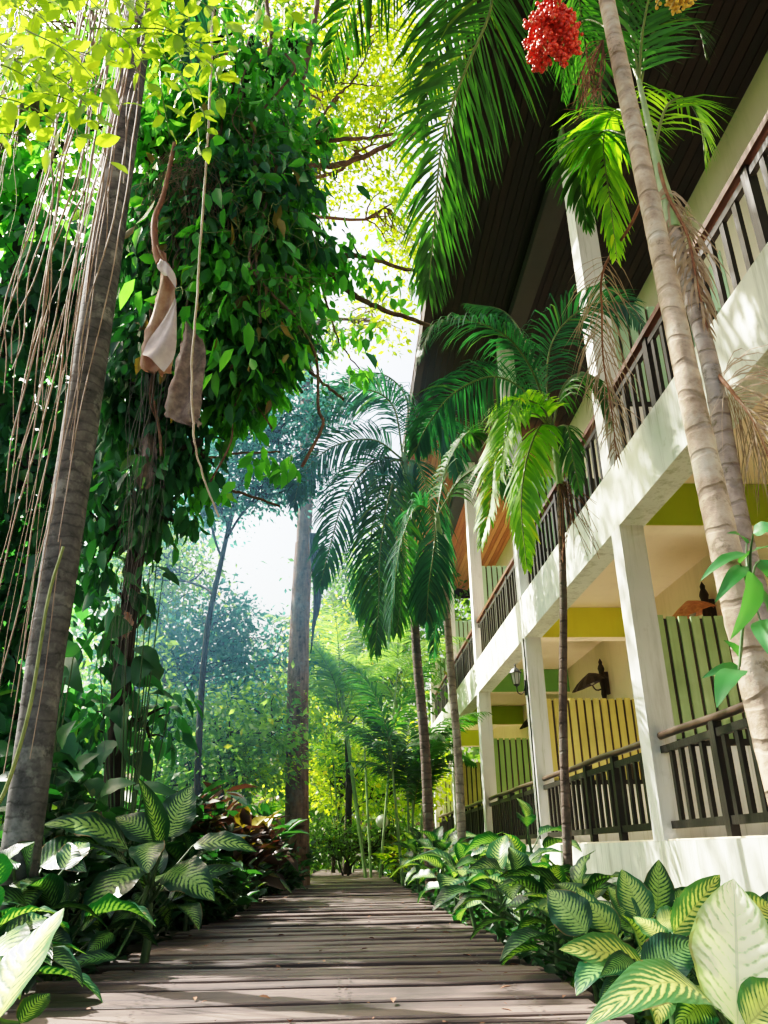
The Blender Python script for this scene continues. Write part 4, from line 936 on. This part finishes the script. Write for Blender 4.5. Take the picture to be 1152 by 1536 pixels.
# tangle of fine dead roots in the vine
m=MB()
for k in range(150):
    x=rng.uniform(235,330); y=rng.uniform(215,300); l=rng.uniform(40,130); q=[at(x,y,5.1)]
    for j in range(4): q.append(q[-1]+[rng.normal(0,.07),rng.normal(0,.04),-l/4/150*rng.uniform(.3,1.6)])
    m.tube(bez(q,12),.0028,3,False)
tag(m.build('dead_root_tangle',M['dead']),'tangle of fine tan dead rootlets in the upper vine leaves','roots')
m=MB()
for k in range(40):
    x=rng.uniform(290,480); y=rng.uniform(120,480); q=[at(x,y,5.0)]
    for j in range(5): q.append(q[-1]+rng.normal(0,.08,3)+[.03,0,-.06])
    m.tube(bez(q,16),.0035,3,False)
tag(m.build('green_tendrils',M['green_vine']),'pale green zigzag tendrils creeping over the climber leaves','vine')

# ================================================================== PLANTING
def hero(label,base,stalks,leaves,mats,name='dieffenbachia'):
    """leaves: (basex,basey,tipx,tipy,width px,Y base,Y tip, material, normal hint, arch, fold)"""
    base=np.array(base,float); t=thing(name,base,label,'plant'); s=MB()
    top=base+np.array(stalks); s.tube(bez([base,base+(top-base)*.5+[.02,0,0],top],8),np.linspace(.026,.015,8),8)
    for L in leaves:
        bx,by,tx,ty,w,Yb,Yt=L[:7]; mt=mats[L[7]] if len(L)>7 else mats[0]; nh=L[8] if len(L)>8 else (0,-1,.6); ar=L[9] if len(L)>9 else .1; fo=L[10] if len(L)>10 else .15
        b=at(bx,by,Yb); tp=at(tx,ty,Yt); wd=w/1180*Yb*1.02
        lm=MB(); broad_leaf(lm,b,tp,wd,nh,arch=ar,fold=fo,nu=16,nv=8); lm.build('leaf',mt,t)
        j=base+(top-base)*rng.uniform(.75,1.); s.tube(bez([j,(j+b)/2+[0,0,-.02],b],7),np.linspace(.011,.005,7),5,False)
    s.build('stem',M['stem'],t); return t
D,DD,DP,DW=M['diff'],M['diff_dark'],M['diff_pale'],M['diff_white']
bs=at(215,1405,4.4); bs[2]=GZ0
hero('large variegated plant with an upright furled leaf at the left edge of the boardwalk',bs,(0.0,.02,.5),
 [(240,1275,207,1166,30,4.4,4.25,0,(.8,-1,0),.08,.7),(250,1256,288,1178,58,4.45,4.5,2,(-.2,-1,.3),.03,.08),(236,1262,173,1226,48,4.45,4.5,0,(.2,-1,.9),.1,.1),
  (192,1274,62,1237,52,4.4,4.2,0,(0,-.9,1),.15,.1),(222,1264,222,1310,46,4.3,4.1,0,(0,-1,.8),.1,.15),(250,1308,322,1352,58,4.35,4.2,0,(.2,-1,.7),.18,.1),
  (212,1300,122,1398,66,4.3,4.0,0,(-.4,-1,.7),.12,.08),(190,1296,108,1258,30,4.4,4.2,1,(0,-.9,1),.1,.2),(290,1268,386,1278,38,4.5,4.5,0,(0,-.8,1),.12,.1),
  (245,1330,300,1320,24,4.5,4.5,1),(205,1340,208,1392,24,4.4,4.3,1,(.8,-1,0)),(200,1375,165,1392,30,4.2,4.1,1),(262,1330,360,1300,22,4.8,4.9,1,(0,-1,.5)),(170,1400,128,1436,26,4.,3.9,0,(0,-1,.5)),(175,1436,85,1460,26,3.8,3.7,1,(0,-.7,1))],[D,DD,M['diff_mid'] if 'diff_mid' in M else D])
bs=at(20,1400,3.9); bs[2]=GZ0
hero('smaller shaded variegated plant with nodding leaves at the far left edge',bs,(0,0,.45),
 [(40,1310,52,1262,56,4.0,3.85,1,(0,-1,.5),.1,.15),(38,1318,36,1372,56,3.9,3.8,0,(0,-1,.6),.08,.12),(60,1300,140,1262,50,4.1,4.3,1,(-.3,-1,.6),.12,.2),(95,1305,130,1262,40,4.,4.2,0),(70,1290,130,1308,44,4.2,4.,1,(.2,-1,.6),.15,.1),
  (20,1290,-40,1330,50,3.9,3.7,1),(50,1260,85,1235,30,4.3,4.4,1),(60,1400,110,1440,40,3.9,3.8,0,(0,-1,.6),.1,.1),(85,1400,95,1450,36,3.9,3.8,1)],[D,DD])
bs=at(-40,1560,2.5); bs[2]=GZ0
hero('big bright sunlit variegated leaf reaching in at the bottom left corner',bs,(0,0,.3),
 [(-6,1532,96,1362,88,2.45,2.75,0,(-.6,-1,.5),.05,.12),(30,1535,75,1490,34,2.5,2.6,1),(-30,1500,20,1430,50,2.6,2.7,1),(10,1400,30,1500,60,2.9,2.6,1,(0,-1,.4))],[M['diff_pale'],D])
# right hand group
bs=at(1130,1580,2.0); bs[2]=GZ0
hero('foreground variegated plant with a huge leaf coloured white as in full sun at the bottom right',bs,(0,0,.24),
 [(1106,1540,1100,1318,132,1.9,2.05,0,(0,-1,.25),.02,.10),(1078,1516,876,1540,78,1.9,1.75,1,(0,-.7,1),.22,.08),(1100,1380,1160,1360,50,2.2,2.3,1),(1110,1400,1170,1420,40,2.1,2.,2),
  (1060,1500,1010,1545,50,1.9,1.8,2,(0,-1,.5)),(1120,1540,1180,1480,70,1.85,1.9,1)],[DW,DP,D])
bs=at(1000,1500,2.7); bs[2]=GZ0
hero('pale variegated plant with broad lit leaves beside the boardwalk at right',bs,(0,0,.26),
 [(972,1456,838,1424,60,2.6,2.5,1,(0,-1,.9),.1,.08),(968,1462,1046,1412,62,2.6,2.6,2,(0,-1,.7),.1,.1),(1000,1420,950,1375,38,2.7,2.8,1,(.3,-1,.5),.1,.1),(985,1385,1030,1378,36,2.8,2.8,1,(0,-1,.7)),
  (1010,1400,1080,1312,48,2.75,2.9,1,(0,-1,.3),.03,.1),(1050,1380,1010,1350,34,2.9,2.9,1),(950,1440,900,1465,30,2.5,2.4,2),(985,1470,985,1540,46,2.5,2.3,1,(0,-1,.4),.05,.1),(940,1470,900,1500,30,2.5,2.5,0)],[D,DP,DD])
bs=at(955,1440,3.5); bs[2]=GZ0
hero('variegated plant with two upright pointed leaves against the white plinth',bs,(0,0,.32),
 [(966,1385,932,1304,50,3.4,3.5,1,(-.1,-1,.3),.04,.1),(985,1372,988,1289,46,3.5,3.5,0,(.1,-1,.2),.03,.08),(955,1390,912,1330,34,3.4,3.5,1),(990,1380,1030,1330,26,3.5,3.6,0),(1000,1372,1060,1335,30,3.5,3.7,1),(950,1400,895,1350,30,3.4,3.5,0),
  (925,1405,878,1352,44,3.3,3.35,1,(0,-1,.4),.06,.1),(880,1400,822,1334,58,3.2,3.3,0,(-.2,-1,.5),.08,.06),(905,1405,865,1330,34,3.4,3.5,1),(960,1395,1000,1350,34,3.5,3.6,1)],[D,M['diff_light']])
bs=at(1165,1400,3.0); bs[2]=GZ0
hero('dark edged variegated plant half cut by the right edge of the picture',bs,(0,0,.3),
 [(1140,1400,1180,1330,44,2.9,2.9,0),(1140,1420,1120,1380,30,2.9,2.9,1),(1150,1420,1200,1380,50,2.8,2.8,0)],[D,DD])

# rows along both edges
k=0
def row(lst,group,labels,mats):
    for i,(px,py,Y,h,n,L) in enumerate(lst):
        b=at(px,py,Y); b[2]=GZ0; dieff(b,h,n,L,mats,labels[i],group)
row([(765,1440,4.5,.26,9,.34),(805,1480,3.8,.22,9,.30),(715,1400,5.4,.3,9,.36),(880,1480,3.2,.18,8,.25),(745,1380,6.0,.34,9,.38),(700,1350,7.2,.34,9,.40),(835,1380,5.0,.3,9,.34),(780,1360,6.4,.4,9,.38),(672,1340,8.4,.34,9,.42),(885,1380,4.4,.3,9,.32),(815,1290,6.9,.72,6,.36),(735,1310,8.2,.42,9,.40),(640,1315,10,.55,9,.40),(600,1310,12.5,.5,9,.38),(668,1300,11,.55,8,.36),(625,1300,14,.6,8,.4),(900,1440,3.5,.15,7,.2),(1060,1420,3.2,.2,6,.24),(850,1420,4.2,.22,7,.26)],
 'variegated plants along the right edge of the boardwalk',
 ['low variegated plant spilling over the deck edge at the middle right','low variegated plant at the deck edge just before the broad lit leaves','low variegated plant at the deck edge below the reddish palm','small variegated plant tucked against the deck end of the bright group','variegated plant one step behind the deck edge row','variegated plant at the deck edge nearest the reddish palm foot','variegated plant between the middle palm foot and the deck edge','variegated plant left of the middle palm foot','variegated plant just in front of the reddish palm foot','variegated plant right of the middle palm foot','taller variegated plant with raised pointed leaves against the railing base','variegated plant close to the plinth corner by the dark far railing','tall broad variegated plant where the far boardwalk narrows','farthest tall variegated plant at the right of the walkway end','tall variegated plant between the dark palm and reddish palm','variegated plant behind the farthest clump near the dark palm','tiny variegated plant wedged under the pointed leaved pair','variegated plant in the shade under the huge sun-white leaf','variegated plant in front of the middle palm foot'],[D,DD,D,M['diff_light']])
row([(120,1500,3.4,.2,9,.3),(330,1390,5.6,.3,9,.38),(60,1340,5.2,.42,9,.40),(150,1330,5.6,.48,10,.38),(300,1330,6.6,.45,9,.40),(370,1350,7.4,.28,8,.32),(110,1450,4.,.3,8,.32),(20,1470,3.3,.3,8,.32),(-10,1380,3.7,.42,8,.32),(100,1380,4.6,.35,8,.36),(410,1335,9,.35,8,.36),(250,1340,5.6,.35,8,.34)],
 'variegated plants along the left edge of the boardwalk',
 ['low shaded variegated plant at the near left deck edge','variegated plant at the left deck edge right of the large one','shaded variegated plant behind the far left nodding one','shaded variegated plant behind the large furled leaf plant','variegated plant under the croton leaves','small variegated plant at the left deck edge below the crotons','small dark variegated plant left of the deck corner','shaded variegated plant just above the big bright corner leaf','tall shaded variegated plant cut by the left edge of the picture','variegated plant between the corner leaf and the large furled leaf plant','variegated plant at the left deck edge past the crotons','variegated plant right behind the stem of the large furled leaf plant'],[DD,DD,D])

def shrub(label,px,py,Y,h,rad,n,leaf,mat,group=None,ov=True,name='shrub',cat='shrub',droop=.2,wid=1.,up=.6,mats=None):
    b=at(px,py,Y); b[2]=GZ0; l_,r_=edges(Y)
    if l_-rad*.35<b[0]<r_+rad*.35 and Y<18: b[0]=l_-rad*.35 if b[0]<.1 else r_+rad*.35
    t=thing(name,b,label,cat,group); s=MB(); lm={}
    mats=mats or [mat]
    for k in range(max(5,n//16)):
        a=rng.random()*6.28; rr=rad*rng.random()**.5; hh=h*(.45+.6*rng.random()); e=b+[math.cos(a)*rr,math.sin(a)*rr,hh]
        p=bez([b+[math.cos(a)*.05,math.sin(a)*.05,0],b+[math.cos(a)*rr*.6,math.sin(a)*rr*.6,hh*.55],e],8); s.tube(p,np.linspace(.009,.003,8),5,False)
        m_=16; C=p[rng.integers(3,8,m_)]+rng.normal(0,.03,(m_,3)); az=rng.random(m_)*6.28
        Dr=np.stack([np.cos(az),np.sin(az),rng.normal(up,.4,m_)-droop],-1)
        mm=mats[int(rng.integers(len(mats)))]; scatter(lm.setdefault(mm.name,[MB(),mm])[0],C,Dr,leaf*(.6+.7*rng.random(m_)),ov,.35,wid)
    s.build('stems',M['stem'],t)
    for q,mm in lm.values(): q.build('foliage',mm,t)
    return t
CR,CYL=M['croton'],M['croton_yellow']
cg='croton bushes on the left side of the boardwalk'
shrub('reddish brown croton bush with a few yellow leaves behind the furled leaf plant',330,1300,8.5,1.15,.55,420,.30,CR,cg,name='croton_bush',mats=[CR,CR,CR,CYL],wid=.75)
shrub('dark bronze croton bush left of the straight trunk',400,1290,9.5,1.0,.5,380,.27,CR,cg,name='croton_bush',mats=[CR,CR,M['ground_leaf'],CYL],wid=.75)
shrub('yellow speckled croton bush at the foot of the straight trunk',440,1290,11,.95,.5,320,.26,CYL,cg,name='croton_bush',mats=[CR,CYL,M['ground_leaf'],M['ground_leaf']],wid=.75)
shrub('bronze croton bush between the climber tree and the first croton',270,1290,8,.9,.5,260,.26,CR,cg,name='croton_bush',mats=[CR,M['ground_leaf'],M['ground_leaf']],wid=.75)
shrub('yellow green spiky shrub beside the far right end of the boardwalk',572,1310,16,.75,.35,200,.22,M['bush'],name='spiky_shrub',mats=[M['bush'],CYL,M['bush']],wid=.5)
gs='dark leafy shrubs in the left bed'
for (lab,px,py,Y,h,rad,n,lf,mt) in (
 ('dark leafy shrub bordering the left deck edge below the crotons',400,1340,8,.5,.5,420,.15,'ground_leaf'),
 ('dark leafy shrub at the left deck edge near the walkway end',450,1320,11,.55,.5,420,.15,'ground_leaf'),
 ('dark leafy shrub hiding the foot of the straight trunk',435,1300,12,.7,.5,420,.17,'ground_leaf'),
 ('dark leafy shrub under the first croton bush',330,1350,7,.55,.5,420,.15,'ground_leaf'),
 ('low dark shrub below the yellow speckled croton',470,1310,14,.7,.5,380,.17,'ground_leaf'),
 ('glossy dark shrub left of the large furled leaf plant',100,1310,6.,.8,.7,420,.2,'ground_leaf'),
 ('glossy dark shrub behind the far left nodding plant',20,1300,5.5,.95,.6,420,.2,'philo'),
 ('broad leaved dark shrub at the foot of the climber covered tree',200,1290,6.8,1.0,.6,420,.24,'philo'),
 ('dark shrub between the crotons and the climber covered tree',250,1290,9,1.1,.6,380,.22,'ground_leaf'),
 ('dark climber heap against the lower ringed palm trunk',30,1290,4.4,1.05,.35,260,.17,'philo'),
 ('dark shrub filling the gap behind the ringed palm foot',110,1260,8.,1.3,.8,420,.22,'philo')):
    shrub(lab,px,py,Y,h,rad,n,lf,M[mt],gs)
shrub('small dark shrub at the plinth foot under the far railing',700,1300,10,.45,.3,240,.15,M['ground_leaf'])
# philodendron with big hanging leaves at left
def bigleaf(label,px,py,Y,items,mat,name='philodendron',stemto=None,wn=.62):
    b=at(px,py,Y); 
    if stemto is None: b[2]=GZ0
    t=thing(name,b,label,'plant'); s=MB()
    for (bx,by,tx,ty,w) in items:
        Yb=Y+rng.normal(0,.12); p=at(bx,by,Yb); q=at(tx,ty,Yb-.1*rng.random()); lm=MB(); broad_leaf(lm,p,q,w/1180*Y*.78,np.array([0,-1,.7])+rng.normal(0,.4,3),arch=.12,fold=.12,shape=.55,nu=10,nv=6); lm.build('leaf',mat,t)
        s.tube(bez([b,(b+p)/2+[0,0,.03],p],8),np.linspace(.009,.004,8)*min(1,Y/3.5),5,False)
    s.build('stem',M['stem'],t); return t
bigleaf('dark philodendron with drooping lobed leaves around the ringed palm foot',60,1260,4.6,
 [(90,990,125,1040,50),(100,1000,60,1030,40),(110,985,95,960,36),(20,1170,70,1215,46),(40,1150,100,1165,40),(30,1175,-10,1215,50),(80,1190,130,1215,40),(60,1150,20,1130,40),(110,1160,150,1130,34),(90,1120,115,1080,36),(85,1110,50,1080,40),(130,1170,160,1210,40),(20,1120,-20,1140,40),(150,1190,205,1175,36)],M['philo'])
bigleaf('dark arrow leaved climber hanging on the thin trunk left of the croton bushes',190,1280,6.0,
 [(190,1050,195,1150,38),(200,1130,225,1175,46),(205,970,240,1010,40),(225,985,200,1030,46),(240,1020,212,990,40),(190,930,160,960,40),(225,1040,262,1050,22),(255,1060,275,1075,16),(245,860,270,880,24),(225,850,262,870,26),(235,845,245,820,30),(195,1000,170,1040,40),(200,1180,280,1205,28),(240,1210,300,1195,24),(170,1110,150,1150,40),(210,890,232,930,30),(150,1000,175,1040,30),(160,1060,190,1100,34)],M['philo'])
bigleaf('glossy green climber leaves clinging to the near right palm trunk',1128,905,1.9,
 [(1120,830,1050,872,36),(1110,845,1160,820,40),(1120,850,1072,905,34),(1130,860,1095,960,44),(1140,840,1165,880,50),(1120,815,1090,800,26),(1130,880,1160,940,44),(1110,1000,1052,1018,24),(1108,1005,1075,1062,44),(1112,985,1085,960,22),(1130,800,1170,790,40),(1140,930,1155,985,36)],M['monstera'],name='climbing_philodendron',stemto=1)

# leafy ground cover and leaf litter in the beds
m=MB(); n=15000; yy=2+26*rng.random(n)**1.7; sgn=rng.random(n)<.68
xl=-1.25-rng.random(n)**1.4*7; xr=.98+rng.random(n)*1.6; xx=np.where(sgn,xl,xr); zz=GZ0+rng.random(n)*.28*np.where(sgn,1,.4)
scatter(m,np.stack([xx,yy,zz],-1),rng.normal(0,1,(n,3))*[1,1,.3]+[0,0,.3],.12*(.6+.8*rng.random(n)),True,.3,1.)
tag(m.build('ground_cover',M['ground_leaf']),'dark low ground cover leaves in both planting beds','ground cover',kind='stuff')
m=MB(); n=260; yy=2.4+18*rng.random(n)**1.2; xx=rng.uniform(-1.05,.85,n); scatter(m,np.stack([xx,yy,np.full(n,.014)],-1),rng.normal(0,1,(n,3))*[1,1,.05],.04*(.3+1.2*rng.random(n)**2),True,.15,.9)
tag(m.build('fallen_leaves',M['dead_brown']),'scattered small fallen leaves on the deck boards','fallen leaves',kind='stuff')
# far wood closing the horizon
m=MB(); 
def wood(n,x0,x1,y0,y1,z0,z1,s,mat,name,label):
    m=MB(); K=160; cx=rng.uniform(x0,x1,K); cy=rng.uniform(y0,y1,K); cz=z0+(z1-z0)*rng.random(K)**1.3; i=rng.integers(0,K,n)
    P=np.stack([cx[i],cy[i],cz[i]],-1)+rng.normal(0,1,(n,3))*[1.1,1,.8]; P[:,2]=np.maximum(P[:,2],.0)
    scatter(m,P,rng.normal(0,1,(n,3))+[0,0,-.4],s*(.6+.8*rng.random(n)),False,.9,1.2); tag(m.build(name,mat),label,'wood',kind='stuff')
wood(26000,-26,10,27,34,-.1,7,.34,M['far_leaf'],'far_wood','far wood reading as one mass of green leaves beyond the boardwalk')
wood(14000,-16,-5,9,24,-.1,9,.26,M['ficus_mid'],'side_wood','shaded wood as one mass far behind the left bed')
# lamp-like white ball among the plants at the walkway end
gl=thing('garden_lamp',at(573,1232,18.5)*[1,1,0]+[0,0,GZ0],'small white globe garden lamp glinting beside the end of the boardwalk','garden lamp')
c=at(573,1232,18.5); lathe([(.001,-.14)]+[(.14*math.sin(a),-.14*math.cos(a)) for a in np.linspace(.2,3.0,9)]+[(.001,.14)],c,16).build('globe',M['white'],gl)
MB().tube([[c[0],c[1],GZ0],[c[0],c[1],c[2]-.13]],.025,8).build('post',M['iron'],gl)

# ================================================================== LIGHT
SUN_AZ,SUN_EL=R(-58),R(50)      # azimuth from +Y toward +X
sd=Vector((math.sin(SUN_AZ)*math.cos(SUN_EL),math.cos(SUN_AZ)*math.cos(SUN_EL),math.sin(SUN_EL)))
sl=bpy.data.lights.new('sun','SUN'); sl.energy=5; sl.angle=R(.53); sl.color=(1,.95,.87)
so=bpy.data.objects.new('sun',sl); COL.objects.link(so); so.rotation_euler=sd.to_track_quat('Z','Y').to_euler()
w=bpy.data.worlds.new('World'); sc.world=w; w.use_nodes=True; nt=w.node_tree; nt.nodes.clear()
sk=nt.nodes.new('ShaderNodeTexSky'); sk.sky_type='NISHITA'; sk.sun_disc=False; sk.sun_elevation=SUN_EL; sk.sun_rotation=SUN_AZ; sk.air_density=1.7; sk.dust_density=9; sk.ozone_density=1
bg=nt.nodes.new('ShaderNodeBackground'); bg.inputs[1].default_value=.11; ow=nt.nodes.new('ShaderNodeOutputWorld')
nt.links.new(sk.outputs[0],bg.inputs[0]); nt.links.new(bg.outputs[0],ow.inputs[0])
sc.view_settings.view_transform='Standard'; sc.view_settings.look='None'; sc.view_settings.exposure=0; sc.view_settings.gamma=1.0
# phone-like tone response: bright shade, soft highlight shoulder, faintly blue shadows
sc.view_settings.use_curve_mapping=True
cm=sc.view_settings.curve_mapping; cm.use_clip=True
def setc(c,pts):
    while len(c.points)>2: c.points.remove(c.points[1])
    c.points[0].location=pts[0]; c.points[-1].location=pts[-1]
    for q in pts[1:-1]: c.points.new(*q)
setc(cm.curves[3],TONE)
cm.update()
sc.cycles.max_bounces=8; sc.cycles.diffuse_bounces=5; sc.cycles.transmission_bounces=6; sc.cycles.transparent_max_bounces=8
sc.cycles.caustics_reflective=False; sc.cycles.caustics_refractive=False; sc.cycles.use_denoising=True
# sunlit haze pooled between the trees, thickest at its heart
m,nt,out=new_mat('haze')
v=nt.nodes.new('ShaderNodeVolumePrincipled'); v.inputs['Color'].default_value=(.34,.66,1,1); v.inputs['Anisotropy'].default_value=.45
tc=nt.nodes.new('ShaderNodeTexCoord'); mp=nt.nodes.new('ShaderNodeMapping'); mp.inputs['Location'].default_value=(0,0,0); gr=nt.nodes.new('ShaderNodeVectorMath'); gr.operation='LENGTH'
HC=at(310,830,11.5); HR=np.array([4.6,6.0,5.0])
mp.inputs['Scale'].default_value=tuple(1/HR); nt.links.new(tc.outputs['Object'],mp.inputs[0]); nt.links.new(mp.outputs[0],gr.inputs[0])
f=mathn(nt,'SUBTRACT',1.,gr.outputs['Value']); f=mathn(nt,'MAXIMUM',f,0.); f=mathn(nt,'MULTIPLY',f,.032); nt.links.new(f,v.inputs['Density'])
nt.links.new(v.outputs[0],out.inputs['Volume'])
hz=MB().box(HC[0]-HR[0],HC[0]+HR[0],HC[1]-HR[1],HC[1]+HR[1],HC[2]-HR[2],HC[2]+HR[2]); tag(hz.build('haze',m,smooth=False,origin=HC),'sunlit bluish haze hanging among the trees','haze',kind='stuff')
sc.cycles.volume_step_rate=2.; sc.cycles.volume_max_steps=64
for o in bpy.data.objects:
    if '_o' in o: del o['_o']
